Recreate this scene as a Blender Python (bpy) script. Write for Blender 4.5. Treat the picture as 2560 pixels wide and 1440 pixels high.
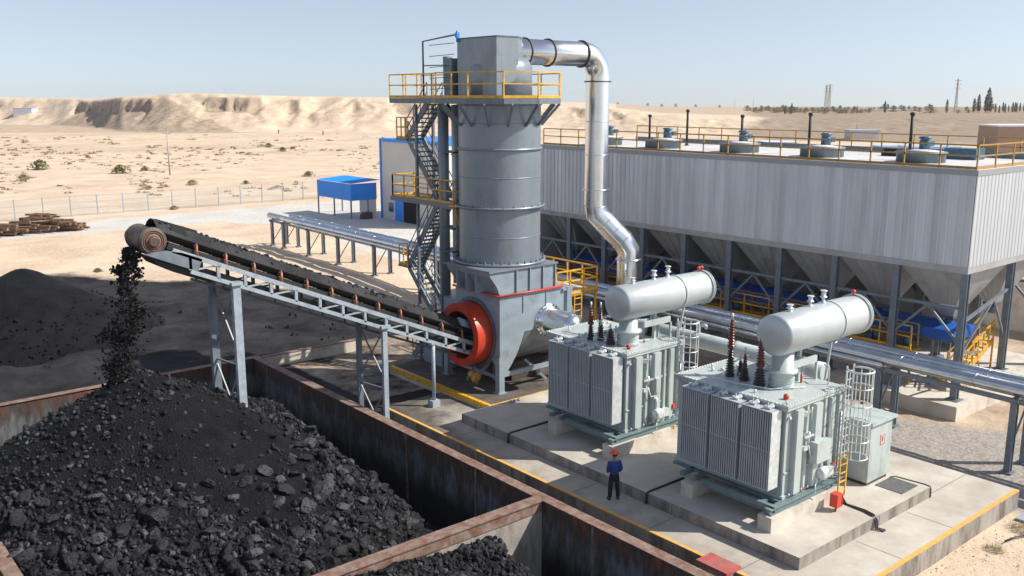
import bpy, math, random
import numpy as np
from mathutils import Vector, Matrix

for _o in list(bpy.data.objects): bpy.data.objects.remove(_o)
SC = bpy.context.scene; COL = SC.collection
random.seed(7); RNG = np.random.default_rng(11)
PI = math.pi

# ------------------------------------------------------------------ camera
CAM_H = 13.6; AZ = math.radians(39.85); FPX = 2323.0; TH = math.atan(480 / FPX)
Fv = Vector((math.sin(AZ)*math.cos(TH), math.cos(AZ)*math.cos(TH), -math.sin(TH)))
Rv = Vector((math.cos(AZ), -math.sin(AZ), 0)); Uv = Rv.cross(Fv)
cam = bpy.data.cameras.new('camera'); co = bpy.data.objects.new('camera', cam); COL.objects.link(co)
co.matrix_world = Matrix(((Rv.x, Uv.x, -Fv.x, 0), (Rv.y, Uv.y, -Fv.y, 0), (Rv.z, Uv.z, -Fv.z, CAM_H), (0, 0, 0, 1)))
cam.sensor_width = 36; cam.lens = 36*FPX/2560; cam.clip_start = .5; cam.clip_end = 20000
SC.camera = co

# ------------------------------------------------------------------ sky, sun, exposure
SUN_EL = math.radians(43); SH = Vector((.72, -.69, 0)).normalized()          # towards the sun
W = bpy.data.worlds.new('World'); SC.world = W; W.use_nodes = True
nt = W.node_tree; bg = nt.nodes['Background']
sky = nt.nodes.new('ShaderNodeTexSky'); sky.sky_type = 'NISHITA'; sky.sun_disc = False
sky.sun_elevation = SUN_EL; sky.sun_rotation = math.atan2(SH.x, SH.y)
sky.air_density = 1.0; sky.dust_density = 1.0; sky.ozone_density = 3.0; sky.altitude = 300
tc = nt.nodes.new('ShaderNodeTexCoord'); va = nt.nodes.new('ShaderNodeVectorMath'); va.operation = 'ADD'
va.inputs[1].default_value = (0, 0, .07)
nt.links.new(tc.outputs['Generated'], va.inputs[0]); nt.links.new(va.outputs[0], sky.inputs[0])
hs = nt.nodes.new('ShaderNodeHueSaturation'); hs.inputs['Saturation'].default_value = .64; hs.inputs['Value'].default_value = 1
tn = nt.nodes.new('ShaderNodeMix'); tn.data_type = 'RGBA'; tn.blend_type = 'MULTIPLY'; tn.inputs[0].default_value = 1; tn.inputs[7].default_value = (1.0, .965, .96, 1)
nt.links.new(sky.outputs[0], hs.inputs['Color']); nt.links.new(hs.outputs[0], tn.inputs[6]); nt.links.new(tn.outputs[2], bg.inputs[0]); bg.inputs[1].default_value = .13
sl = bpy.data.lights.new('sun', 'SUN'); sl.energy = 4.9; sl.angle = math.radians(.5); sl.color = (1, .935, .84)
so = bpy.data.objects.new('sun', sl); COL.objects.link(so)
sd = Vector((SH.x*math.cos(SUN_EL), SH.y*math.cos(SUN_EL), math.sin(SUN_EL)))
so.rotation_euler = sd.to_track_quat('Z', 'Y').to_euler(); so.location = (40, -20, 60)
SC.view_settings.view_transform = 'Standard'; SC.view_settings.look = 'None'
SC.view_settings.exposure = 0.3; SC.view_settings.gamma = 1
SC.cycles.max_bounces = 6; SC.cycles.volume_bounces = 0; SC.cycles.transparent_max_bounces = 12

# ------------------------------------------------------------------ noise
def _hash(ix, iy, seed):
    h = (ix.astype(np.int64)*374761393 + iy.astype(np.int64)*668265263 + seed*974711) & 0xffffffff
    h = ((h ^ (h >> 13))*1274126177) & 0xffffffff
    return ((h ^ (h >> 16)) & 0xffff)/65535.0
def vnoise(x, y, seed=0):
    x = np.asarray(x, float); y = np.asarray(y, float)
    ix = np.floor(x); iy = np.floor(y); fx = x-ix; fy = y-iy
    fx = fx*fx*(3-2*fx); fy = fy*fy*(3-2*fy)
    a = _hash(ix, iy, seed); b = _hash(ix+1, iy, seed); c = _hash(ix, iy+1, seed); d = _hash(ix+1, iy+1, seed)
    return (a*(1-fx)+b*fx)*(1-fy)+(c*(1-fx)+d*fx)*fy
def fbm(x, y, seed=0, octv=4):
    s = 0; a = .5; t = 0
    for k in range(octv):
        s = s+a*vnoise(x*2**k, y*2**k, seed+k*17); t += a; a *= .5
    return s/t
def S(t):
    t = np.clip(t, 0, 1); return t*t*(3-2*t)

# ------------------------------------------------------------------ materials
MATS = {}
def new_mat(name):
    m = bpy.data.materials.new(name); m.use_nodes = True; n = m.node_tree.nodes
    MATS[name] = m; return m, n, m.node_tree.links, n['Principled BSDF']
def pmat(name, col, rough=.5, metal=0., var=.12, scale=3., bump=0., bscale=30., dirt=None, dscale=1.2, damt=.5,
         stretch=(1, 1, 1), spec=.5, rvar=.1, coat=0):
    """painted or bare surface with broad tone variation, fine bump and optional blotches of a second colour"""
    m, n, l, b = new_mat(name)
    g = n.new('ShaderNodeNewGeometry'); mp = n.new('ShaderNodeMapping'); mp.inputs['Scale'].default_value = stretch
    l.new(g.outputs['Position'], mp.inputs['Vector'])
    nz = n.new('ShaderNodeTexNoise'); nz.inputs['Scale'].default_value = scale; nz.inputs['Detail'].default_value = 6
    l.new(mp.outputs[0], nz.inputs['Vector'])
    mr = n.new('ShaderNodeMapRange'); mr.inputs[1].default_value = .3; mr.inputs[2].default_value = .7
    mr.inputs[3].default_value = 1-var; mr.inputs[4].default_value = 1+var
    l.new(nz.outputs[0], mr.inputs[0])
    mx = n.new('ShaderNodeVectorMath'); mx.operation = 'SCALE'; mx.inputs[0].default_value = col[:3]
    l.new(mr.outputs[0], mx.inputs['Scale']); out = mx.outputs[0]
    if dirt:
        d = n.new('ShaderNodeTexNoise'); d.inputs['Scale'].default_value = dscale; d.inputs['Detail'].default_value = 8; d.inputs['Roughness'].default_value = .65
        l.new(mp.outputs[0], d.inputs['Vector'])
        r = n.new('ShaderNodeMapRange'); r.inputs[1].default_value = .62-damt*.3; r.inputs[2].default_value = .72-damt*.15
        r.inputs[3].default_value = 0; r.inputs[4].default_value = min(1, damt*1.5); l.new(d.outputs[0], r.inputs[0])
        mm = n.new('ShaderNodeMix'); mm.data_type = 'RGBA'; l.new(r.outputs[0], mm.inputs[0]); l.new(out, mm.inputs[6])
        mm.inputs[7].default_value = (*dirt, 1); out = mm.outputs[2]
    l.new(out, b.inputs['Base Color'])
    rr = n.new('ShaderNodeMapRange'); rr.inputs[3].default_value = max(.02, rough-rvar); rr.inputs[4].default_value = min(1, rough+rvar)
    l.new(nz.outputs[0], rr.inputs[0]); l.new(rr.outputs[0], b.inputs['Roughness'])
    b.inputs['Metallic'].default_value = metal; b.inputs['Specular IOR Level'].default_value = spec
    if coat: b.inputs['Coat Weight'].default_value = coat
    if bump:
        bn = n.new('ShaderNodeTexNoise'); bn.inputs['Scale'].default_value = bscale; bn.inputs['Detail'].default_value = 5
        l.new(g.outputs['Position'], bn.inputs['Vector'])
        bp = n.new('ShaderNodeBump'); bp.inputs['Strength'].default_value = bump; bp.inputs['Distance'].default_value = .05
        l.new(bn.outputs[0], bp.inputs['Height']); l.new(bp.outputs[0], b.inputs['Normal'])
    return m
STEEL = pmat('tower_steel', (.235, .275, .31), .38, .3, .16, .9, .15, 8, dirt=(.16, .15, .145), dscale=.9, damt=.35, stretch=(1, 1, .5))
STEEL_D = pmat('tower_dark_steel', (.10, .125, .15), .5, .2, .15, 2)
HOUSE = pmat('housing_blue_grey', (.27, .33, .375), .4, .1, .12, 1.5, .1, 10, dirt=(.13, .12, .11), damt=.25)
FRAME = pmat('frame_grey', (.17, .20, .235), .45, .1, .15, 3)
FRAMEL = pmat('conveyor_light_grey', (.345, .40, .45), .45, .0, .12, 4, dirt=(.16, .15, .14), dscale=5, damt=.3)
GALV = pmat('galvanised_sheet', (.80, .83, .86), .24, 1., .06, 1.2, .05, 5, rvar=.06)
GALVD = pmat('pipe_cladding', (.60, .64, .68), .26, 1., .12, 1.2, .12, 6, rvar=.1)
BAND = pmat('band_dark', (.10, .085, .075), .6, .4, .3, 10)
ORANGE = pmat('orange_red_paint', (.52, .048, .017), .38, 0, .15, 3, dirt=(.2, .04, .02), damt=.3)
RUSTIDL = pmat('idler_orange', (.33, .13, .08), .5, .2, .4, 8)
YEL = pmat('yellow_rail_paint', (.78, .42, .03), .45, 0, .2, 5, dirt=(.30, .16, .06), dscale=4, damt=.4)
YEL2 = pmat('yellow_brown_rail_paint', (.48, .27, .055), .55, 0, .25, 3, dirt=(.2, .12, .06), dscale=3, damt=.5)
BLACK = pmat('rubber_black', (.022, .021, .02), .65, 0, .3, 5)
BELT = pmat('belt_rubber', (.03, .028, .027), .7, 0, .3, 3)
DRUM = pmat('drum_rubber', (.085, .075, .068), .6, .2, .3, 3, dirt=(.2, .14, .09), damt=.5)
TGREY = pmat('transformer_grey_green', (.45, .515, .505), .36, .05, .07, 1.5, dirt=(.27, .275, .25), dscale=2.2, damt=.32, stretch=(1, 1, .35))
TLITE = pmat('tank_silver_paint', (.52, .565, .57), .38, .3, .05, 1.5)
TFIN = pmat('radiator_fin', (.42, .455, .475), .4, .1, .08, 1.5)
TDARK = pmat('skid_teal', (.16, .225, .235), .45, .1, .15, 3)
PORC = pmat('porcelain_brown', (.13, .03, .018), .22, 0, .2, 6)
PORCD = pmat('porcelain_black', (.035, .028, .026), .25, 0, .2, 6)
WHITEF = pmat('fittings_white', (.62, .66, .66), .4, .3, .15, 6)
RED = pmat('red_paint', (.62, .06, .035), .45, 0, .15, 4)
REDF = pmat('faded_red_paint', (.42, .10, .09), .6, 0, .2, 4, dirt=(.3, .2, .17), damt=.4)
REDPIPE = pmat('red_pipe_paint', (.50, .06, .045), .4, 0, .1, 4)
BLUE = pmat('blue_cladding', (.012, .25, .80), .4, 0, .06, 1)
BLUED = pmat('blue_gallery', (.01, .10, .42), .45, 0, .25, 1.5)
CREAM = pmat('cream_wall', (.66, .62, .57), .7, 0, .05, .5)
CONC = pmat('concrete', (.58, .53, .455), .85, 0, .10, 1.3, .3, 18, dirt=(.30, .27, .235), dscale=.9, damt=.4)
CONCW = pmat('concrete_wall_stained', (.33, .30, .265), .88, 0, .16, 1.2, .3, 14, dirt=(.12, .105, .09), dscale=1.6, damt=.6, stretch=(1, 1, .25))
YLINE = pmat('yellow_line', (.72, .40, .08), .7, 0, .15, 6, dirt=(.42, .33, .2), dscale=5, damt=.5)
CABLE = pmat('cable_black', (.03, .03, .032), .5, 0, .2, 5)
WOOD = pmat('old_timber', (.19, .115, .07), .85, 0, .55, 2.2, .4, 20, stretch=(1, 1, 4))
SKINM = pmat('skin', (.32, .17, .11), .55, 0, .05, 5)
CLOTHB = pmat('cloth_blue', (.012, .05, .21), .8, 0, .15, 12, .2, 40)
CLOTHK = pmat('cloth_black', (.012, .012, .015), .85, 0, .15, 12, .2, 40)
HAIR = pmat('hair_black', (.008, .007, .007), .5)
HELM = pmat('helmet_orange_red', (.80, .09, .02), .3, 0, .03, 5)
GLASS = pmat('window_glass_dark', (.03, .06, .08), .08, 0, .1, 2)
DARK = pmat('dark_interior', (.008, .008, .008), .9)
ROOFW = pmat('silo_roof_white', (.62, .62, .61), .55, .0, .08, .7, dirt=(.42, .40, .37), dscale=.8, damt=.35)
HATCH = pmat('hatch_grey', (.15, .20, .235), .45, .2, .15, 2)
MOTORB = pmat('motor_blue', (.06, .14, .21), .4, .2, .3, 5)
FLUE = pmat('vent_black', (.015, .015, .016), .6)
POLE = pmat('pole_concrete', (.40, .37, .33), .8)
FENCEP = pmat('fence_post_blue_grey', (.30, .36, .42), .6)
MAT_G = pmat('rubber_mat', (.11, .11, .11), .9, 0, .2, 8)
BARK = pmat('bark', (.10, .075, .05), .9)
LEAF = pmat('leaf_olive', (.15, .15, .085), .7, 0, .35, 1.5)
LEAFY = pmat('leaf_yellowing', (.28, .235, .13), .7, 0, .35, 1.5)
SCRUB = pmat('scrub_dry', (.29, .23, .13), .85, 0, .35, 1)
SCRUBG = pmat('scrub_green', (.21, .19, .095), .85, 0, .35, 1)

# rusty wall: rust by stain noise, runs downwards
def rust_mat():
    m, n, l, b = new_mat('rusted_bin_wall')
    g = n.new('ShaderNodeNewGeometry'); mp = n.new('ShaderNodeMapping'); mp.inputs['Scale'].default_value = (1, 1, .28)
    l.new(g.outputs['Position'], mp.inputs['Vector'])
    a = n.new('ShaderNodeTexNoise'); a.inputs['Scale'].default_value = 1.3; a.inputs['Detail'].default_value = 9; a.inputs['Roughness'].default_value = .68
    c = n.new('ShaderNodeTexNoise'); c.inputs['Scale'].default_value = 6; c.inputs['Detail'].default_value = 8
    l.new(mp.outputs[0], a.inputs['Vector']); l.new(mp.outputs[0], c.inputs['Vector'])
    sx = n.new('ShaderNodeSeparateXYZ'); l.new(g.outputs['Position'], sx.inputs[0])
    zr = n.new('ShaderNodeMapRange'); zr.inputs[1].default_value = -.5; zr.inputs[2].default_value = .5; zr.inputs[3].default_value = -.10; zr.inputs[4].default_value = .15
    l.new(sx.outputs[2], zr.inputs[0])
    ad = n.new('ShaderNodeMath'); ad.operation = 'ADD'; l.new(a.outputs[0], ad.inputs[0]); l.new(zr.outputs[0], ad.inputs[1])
    cr = n.new('ShaderNodeValToRGB'); e = cr.color_ramp.elements
    e[0].position = .38; e[0].color = (.135, .145, .16, 1); e[1].position = .80; e[1].color = (.27, .10, .05, 1)
    q = cr.color_ramp.elements.new(.48); q.color = (.075, .066, .062, 1); q = cr.color_ramp.elements.new(.62); q.color = (.10, .05, .037, 1)
    l.new(ad.outputs[0], cr.inputs[0])
    mu = n.new('ShaderNodeMix'); mu.data_type = 'RGBA'; mu.blend_type = 'MULTIPLY'; mu.inputs[0].default_value = .8
    r2 = n.new('ShaderNodeValToRGB'); r2.color_ramp.elements[0].position = .3; r2.color_ramp.elements[0].color = (.45, .45, .45, 1); r2.color_ramp.elements[1].position = .7; r2.color_ramp.elements[1].color = (1.25, 1.2, 1.15, 1)
    l.new(c.outputs[0], r2.inputs[0]); l.new(cr.outputs[0], mu.inputs[6]); l.new(r2.outputs[0], mu.inputs[7]); l.new(mu.outputs[2], b.inputs['Base Color'])
    dz_ = n.new('ShaderNodeMapRange'); dz_.inputs[1].default_value = -.75; dz_.inputs[2].default_value = -1.7; l.new(sx.outputs[2], dz_.inputs[0])   # blends to near-black towards the foot of the wall
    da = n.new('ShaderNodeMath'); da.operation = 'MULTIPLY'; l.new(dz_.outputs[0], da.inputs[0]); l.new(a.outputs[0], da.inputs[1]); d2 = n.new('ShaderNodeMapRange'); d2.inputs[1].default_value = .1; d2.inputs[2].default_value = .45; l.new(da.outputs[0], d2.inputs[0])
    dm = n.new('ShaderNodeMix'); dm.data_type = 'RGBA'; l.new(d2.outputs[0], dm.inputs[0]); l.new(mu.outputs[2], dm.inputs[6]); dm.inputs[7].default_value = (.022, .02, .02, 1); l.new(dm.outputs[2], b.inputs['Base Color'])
    b.inputs['Roughness'].default_value = .85
    bp = n.new('ShaderNodeBump'); bp.inputs['Strength'].default_value = .5; bp.inputs['Distance'].default_value = .04; l.new(c.outputs[0], bp.inputs['Height']); l.new(bp.outputs[0], b.inputs['Normal'])
    return m
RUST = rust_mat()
RUSTCAP = pmat('rusted_cap_plate', (.25, .18, .145), .75, .1, .3, 4, .3, 20, dirt=(.17, .075, .05), dscale=2.5, damt=.6)

def clad_mat(name, col, var, axis, width=.35, rough=.45, metal=.3):
    """vertical cladding sheets: every sheet a slightly different tone, faint vertical streaks"""
    m, n, l, b = new_mat(name)
    g = n.new('ShaderNodeNewGeometry'); sx = n.new('ShaderNodeSeparateXYZ'); l.new(g.outputs['Position'], sx.inputs[0])
    dv = n.new('ShaderNodeMath'); dv.operation = 'DIVIDE'; l.new(sx.outputs[axis], dv.inputs[0]); dv.inputs[1].default_value = width
    fl = n.new('ShaderNodeMath'); fl.operation = 'FLOOR'; l.new(dv.outputs[0], fl.inputs[0])
    wn = n.new('ShaderNodeTexWhiteNoise'); wn.noise_dimensions = '1D'; l.new(fl.outputs[0], wn.inputs['W'])
    mp = n.new('ShaderNodeMapping'); mp.inputs['Scale'].default_value = (1, 1, .12); l.new(g.outputs['Position'], mp.inputs['Vector'])
    nz = n.new('ShaderNodeTexNoise'); nz.inputs['Scale'].default_value = 1.6; nz.inputs['Detail'].default_value = 6; l.new(mp.outputs[0], nz.inputs['Vector'])
    ad = n.new('ShaderNodeMath'); ad.operation = 'MULTIPLY_ADD'; l.new(wn.outputs[0], ad.inputs[0]); ad.inputs[1].default_value = .35; l.new(nz.outputs[0], ad.inputs[2])
    m4 = n.new('ShaderNodeMapping'); m4.inputs['Scale'].default_value = (1, 1, .3); l.new(g.outputs['Position'], m4.inputs['Vector'])
    n4 = n.new('ShaderNodeTexNoise'); n4.inputs['Scale'].default_value = .35; n4.inputs['Detail'].default_value = 7; n4.inputs['Roughness'].default_value = .6; l.new(m4.outputs[0], n4.inputs['Vector'])
    ad2 = n.new('ShaderNodeMath'); ad2.operation = 'MULTIPLY_ADD'; l.new(n4.outputs[0], ad2.inputs[0]); ad2.inputs[1].default_value = .7; l.new(ad.outputs[0], ad2.inputs[2]); ad = n.new('ShaderNodeMath'); ad.operation = 'SUBTRACT'; l.new(ad2.outputs[0], ad.inputs[0]); ad.inputs[1].default_value = .35
    mr = n.new('ShaderNodeMapRange'); mr.inputs[1].default_value = .35; mr.inputs[2].default_value = 1.0; mr.inputs[3].default_value = 1-var; mr.inputs[4].default_value = 1+var
    l.new(ad.outputs[0], mr.inputs[0])
    mx = n.new('ShaderNodeVectorMath'); mx.operation = 'SCALE'; mx.inputs[0].default_value = col; l.new(mr.outputs[0], mx.inputs['Scale'])
    l.new(mx.outputs[0], b.inputs['Base Color']); b.inputs['Roughness'].default_value = rough; b.inputs['Metallic'].default_value = metal
    return m
CLADY = clad_mat('silo_cladding_long', (.56, .585, .62), .18, 1, rough=.4, metal=.3)
CLADX = clad_mat('silo_cladding_end', (.55, .58, .605), .07, 0)
HOPPER = pmat('hopper_sheet', (.40, .40, .40), .55, .15, .12, .8, dirt=(.2, .17, .14), dscale=.7, damt=.3)

def coal_mat(name, base, bumpd=.06, scale=14):
    m, n, l, b = new_mat(name)
    g = n.new('ShaderNodeNewGeometry')
    nz = n.new('ShaderNodeTexNoise'); nz.inputs['Scale'].default_value = 1.1; nz.inputs['Detail'].default_value = 8; l.new(g.outputs['Position'], nz.inputs['Vector'])
    vo = n.new('ShaderNodeTexVoronoi'); vo.inputs['Scale'].default_value = scale; l.new(g.outputs['Position'], vo.inputs['Vector'])
    n2 = n.new('ShaderNodeTexNoise'); n2.inputs['Scale'].default_value = scale*2.2; n2.inputs['Detail'].default_value = 6; l.new(g.outputs['Position'], n2.inputs['Vector'])
    mr = n.new('ShaderNodeMapRange'); mr.inputs[1].default_value = .3; mr.inputs[2].default_value = .7; mr.inputs[3].default_value = .6; mr.inputs[4].default_value = 1.5; l.new(nz.outputs[0], mr.inputs[0])
    m2 = n.new('ShaderNodeMath'); m2.operation = 'MULTIPLY_ADD'; l.new(n2.outputs[0], m2.inputs[0]); m2.inputs[1].default_value = .9; m2.inputs[2].default_value = .5
    m3 = n.new('ShaderNodeMath'); m3.operation = 'MULTIPLY'; l.new(mr.outputs[0], m3.inputs[0]); l.new(m2.outputs[0], m3.inputs[1])
    mx = n.new('ShaderNodeVectorMath'); mx.operation = 'SCALE'; mx.inputs[0].default_value = base; l.new(m3.outputs[0], mx.inputs['Scale'])
    l.new(mx.outputs[0], b.inputs['Base Color']); b.inputs['Roughness'].default_value = .6; b.inputs['Specular IOR Level'].default_value = .12
    ad = n.new('ShaderNodeMath'); ad.operation = 'ADD'; l.new(vo.outputs['Distance'], ad.inputs[0]); l.new(n2.outputs[0], ad.inputs[1])
    bp = n.new('ShaderNodeBump'); bp.inputs['Strength'].default_value = .9; bp.inputs['Distance'].default_value = bumpd; l.new(ad.outputs[0], bp.inputs['Height']); l.new(bp.outputs[0], b.inputs['Normal'])
    return m
COAL = coal_mat('coal_lumps', (.024, .0245, .0275), .03, 9)
COALD = coal_mat('coal_fines', (.0115, .0118, .0135), .07, 16)
COALG = coal_mat('coal_lumps_grey', (.065, .067, .073), .03, 9)
COALF = coal_mat('coal_falling', (.02, .02, .021), .03, 9)

def sheet_mat(name, layers, rough=.9, bump=.25):
    """ground sheet; layers = [(attribute component, colour A, colour B, noise scale, edge width)] laid over the first"""
    m, n, l, b = new_mat(name)
    g = n.new('ShaderNodeNewGeometry'); at = n.new('ShaderNodeAttribute'); at.attribute_name = 'cover'
    sep = n.new('ShaderNodeSeparateColor'); l.new(at.outputs['Color'], sep.inputs[0])
    comp = {'R': sep.outputs[0], 'G': sep.outputs[1], 'B': sep.outputs[2], 'A': at.outputs['Alpha']}
    out = None
    edge = n.new('ShaderNodeTexNoise'); edge.inputs['Scale'].default_value = .45; edge.inputs['Detail'].default_value = 10; edge.inputs['Roughness'].default_value = .7
    l.new(g.outputs['Position'], edge.inputs['Vector'])
    for k, (cmp_, ca, cb, sc, ew) in enumerate(layers):
        nz = n.new('ShaderNodeTexNoise'); nz.inputs['Scale'].default_value = sc; nz.inputs['Detail'].default_value = 9; nz.inputs['Roughness'].default_value = .6
        l.new(g.outputs['Position'], nz.inputs['Vector'])
        cr = n.new('ShaderNodeValToRGB'); cr.color_ramp.elements[0].position = .32; cr.color_ramp.elements[0].color = (*ca, 1)
        cr.color_ramp.elements[1].position = .68; cr.color_ramp.elements[1].color = (*cb, 1); l.new(nz.outputs[0], cr.inputs[0])
        if cmp_ is None: out = cr.outputs[0]; continue
        a = n.new('ShaderNodeMath'); a.operation = 'ADD'; l.new(comp[cmp_], a.inputs[0]); l.new(edge.outputs[0], a.inputs[1])
        r = n.new('ShaderNodeMapRange'); r.inputs[1].default_value = 1-ew; r.inputs[2].default_value = 1+ew; l.new(a.outputs[0], r.inputs[0])
        mm = n.new('ShaderNodeMix'); mm.data_type = 'RGBA'; l.new(r.outputs[0], mm.inputs[0]); l.new(out, mm.inputs[6]); l.new(cr.outputs[0], mm.inputs[7]); out = mm.outputs[2]
    l.new(out, b.inputs['Base Color']); b.inputs['Roughness'].default_value = rough; b.inputs['Specular IOR Level'].default_value = .25
    bn = n.new('ShaderNodeTexNoise'); bn.inputs['Scale'].default_value = 2.2; bn.inputs['Detail'].default_value = 12; bn.inputs['Roughness'].default_value = .65
    l.new(g.outputs['Position'], bn.inputs['Vector'])
    bp = n.new('ShaderNodeBump'); bp.inputs['Strength'].default_value = bump; bp.inputs['Distance'].default_value = .25; l.new(bn.outputs[0], bp.inputs['Height']); l.new(bp.outputs[0], b.inputs['Normal'])
    return m
GROUND = sheet_mat('desert_ground', bump=.55, layers=[
    (None, (.53, .405, .29), (.70, .575, .43), .16, 0),
    ('A', (.235, .18, .13), (.36, .28, .205), .35, .22),
    ('G', (.52, .50, .46), (.62, .60, .56), .25, .05),
    ('B', (.24, .22, .20), (.42, .39, .35), 6., .15),
    ('R', (.004, .0045, .0055), (.042, .0415, .045), .33, .18)])
SLAB = sheet_mat('platform_concrete', [
    (None, (.46, .425, .365), (.60, .56, .485), .8, 0),
    ('G', (.30, .27, .23), (.40, .36, .31), 1.5, .2),
    ('R', (.07, .06, .052), (.16, .14, .12), 1.5, .25)], .85, .06)

# ------------------------------------------------------------------ mesh building
ORG = {}
SPLIT = set('conduit seam_band header flange sampling_valve base_frame cover_fittings warning_cap red_gauge valve oil_pipe red_cap lifting_eye stiffener drive_motor bracket cross_brace support band dark_flange pipe_clamp transition_plate junction_cabinet tank_support horizontal_rib oil_pump valve_gear skirt_board take_up_gear roller joint skid_frame trim door_panel riser_pipe cladding_band'.split())
class MB:
    def __init__(s): s.v = []; s.f = []; s.s = []
    def add(s, vs, fs, sm=False):
        k = len(s.v); s.v += [tuple(p) for p in vs]
        for f in fs: s.f.append(tuple(i+k for i in f)); s.s.append(sm)
    def box(s, x0, y0, z0, x1, y1, z1):
        if x0 > x1: x0, x1 = x1, x0
        if y0 > y1: y0, y1 = y1, y0
        if z0 > z1: z0, z1 = z1, z0
        s.add([(x0, y0, z0), (x1, y0, z0), (x1, y1, z0), (x0, y1, z0), (x0, y0, z1), (x1, y0, z1), (x1, y1, z1), (x0, y1, z1)],
              [(0, 3, 2, 1), (4, 5, 6, 7), (0, 1, 5, 4), (1, 2, 6, 5), (2, 3, 7, 6), (3, 0, 4, 7)]); return s
    def cbox(s, c, d): return s.box(c[0]-d[0]/2, c[1]-d[1]/2, c[2]-d[2]/2, c[0]+d[0]/2, c[1]+d[1]/2, c[2]+d[2]/2)
    def bar(s, p, q, w, h=None):
        h = w if h is None else h; p = Vector(p); q = Vector(q); d = (q-p).normalized()
        up = Vector((0, 0, 1)) if abs(d.z) < .95 else Vector((1, 0, 0))
        a = d.cross(up).normalized()*w/2; b = a.cross(d).normalized()*h/2
        vs = [p-a-b, p+a-b, p+a+b, p-a+b, q-a-b, q+a-b, q+a+b, q-a+b]
        s.add(vs, [(0, 1, 2, 3), (7, 6, 5, 4), (0, 4, 5, 1), (1, 5, 6, 2), (2, 6, 7, 3), (3, 7, 4, 0)]); return s
    def ibeam(s, p, q, w):
        p = Vector(p); q = Vector(q); t = w*.13
        # H section standing member, flanges facing x
        for dx in (-w/2+t/2, w/2-t/2): s.bar(p+Vector((dx, 0, 0)), q+Vector((dx, 0, 0)), w if abs((q-p).normalized().z) > .9 else t, t if abs((q-p).normalized().z) > .9 else w)
        s.bar(p, q, t, w-2*t-.004) if abs((q-p).normalized().z) > .9 else s.bar(p, q, t)
        return s
    def ring(s, p, q, r, r2=None, n=20, caps=True, sm=True):
        r2 = r if r2 is None else r2; p = Vector(p); q = Vector(q); d = (q-p).normalized()
        up = Vector((0, 0, 1)) if abs(d.z) < .9 else Vector((1, 0, 0))
        a = d.cross(up).normalized(); b = a.cross(d).normalized(); vs = []
        for c, rr in ((p, r), (q, r2)):
            for i in range(n): t = 2*PI*i/n; vs.append(c+a*(math.cos(t)*rr)+b*(math.sin(t)*rr))
        s.add(vs, [(i, (i+1) % n, n+(i+1) % n, n+i) for i in range(n)], sm)
        if caps:
            k = len(s.v)-2*n
            s.f.append(tuple(k+i for i in reversed(range(n)))); s.s.append(False)
            s.f.append(tuple(k+n+i for i in range(n))); s.s.append(False)
        return s
    cyl = ring
    def clusters(s):
        n = len(s.v); up = list(range(n))
        def find(a):
            while up[a] != a: up[a] = up[up[a]]; a = up[a]
            return a
        for f in s.f:
            for i in f[1:]: up[find(i)] = find(f[0])
        ids = {}
        for i in range(n): ids.setdefault(find(i), []).append(i)
        A = np.array(s.v); bb = [(A[v].min(0)-.012, A[v].max(0)+.012, v) for v in ids.values()]; g = list(range(len(bb)))
        if len(bb) > 400: return [s]
        def fg(a):
            while g[a] != a: a = g[a]
            return a
        for i in range(len(bb)):
            for j in range(i):
                if (bb[i][0] < bb[j][1]).all() and (bb[j][0] < bb[i][1]).all(): g[fg(i)] = fg(j)
        out = {}
        for i, (_, _, v) in enumerate(bb): out.setdefault(fg(i), []).extend(v)
        res = []
        for vs in out.values():
            vs = sorted(vs); mp = {a: i for i, a in enumerate(vs)}; m = MB(); m.v = [s.v[a] for a in vs]
            for f, sm in zip(s.f, s.s):
                if f[0] in mp: m.f.append(tuple(mp[a] for a in f)); m.s.append(sm)
            res.append(m)
        return res
    def lathe(s, c, prof, n=20, axis=(0, 0, 1), caps=True):
        """prof = [(radius, distance along axis)]"""
        d = Vector(axis).normalized(); up = Vector((0, 0, 1)) if abs(d.z) < .9 else Vector((1, 0, 0))
        a = d.cross(up).normalized(); b = a.cross(d).normalized(); c = Vector(c); vs = []
        for r, h in prof:
            for i in range(n): t = 2*PI*i/n; vs.append(c+d*h+a*(math.cos(t)*r)+b*(math.sin(t)*r))
        fs = []
        for j in range(len(prof)-1):
            for i in range(n): fs.append((j*n+i, j*n+(i+1) % n, (j+1)*n+(i+1) % n, (j+1)*n+i))
        s.add(vs, fs, True); k = len(s.v)-len(prof)*n
        if caps:
            s.f.append(tuple(k+i for i in reversed(range(n)))); s.s.append(False)
            m = k+(len(prof)-1)*n; s.f.append(tuple(m+i for i in range(n))); s.s.append(False)
        return s
    def tube(s, pts, r, n=10, caps=True):
        pts = [Vector(p) for p in pts]; rs = r if isinstance(r, (list, tuple)) else [r]*len(pts)
        d0 = (pts[1]-pts[0]).normalized(); up = Vector((0, 0, 1)) if abs(d0.z) < .9 else Vector((1, 0, 0))
        a = d0.cross(up).normalized(); vs = []
        for j, p in enumerate(pts):
            d = (pts[min(j+1, len(pts)-1)]-pts[max(j-1, 0)]).normalized(); a = (a-d*a.dot(d)).normalized(); b = a.cross(d)
            for i in range(n): t = 2*PI*i/n; vs.append(p+a*(math.cos(t)*rs[j])+b*(math.sin(t)*rs[j]))
        s.add(vs, [(j*n+i, j*n+(i+1) % n, (j+1)*n+(i+1) % n, (j+1)*n+i) for j in range(len(pts)-1) for i in range(n)], True)
        if caps:
            k = len(s.v)-len(pts)*n; s.f.append(tuple(k+i for i in reversed(range(n)))); s.s.append(False)
            m = len(s.v)-n; s.f.append(tuple(m+i for i in range(n))); s.s.append(False)
        return s
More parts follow.
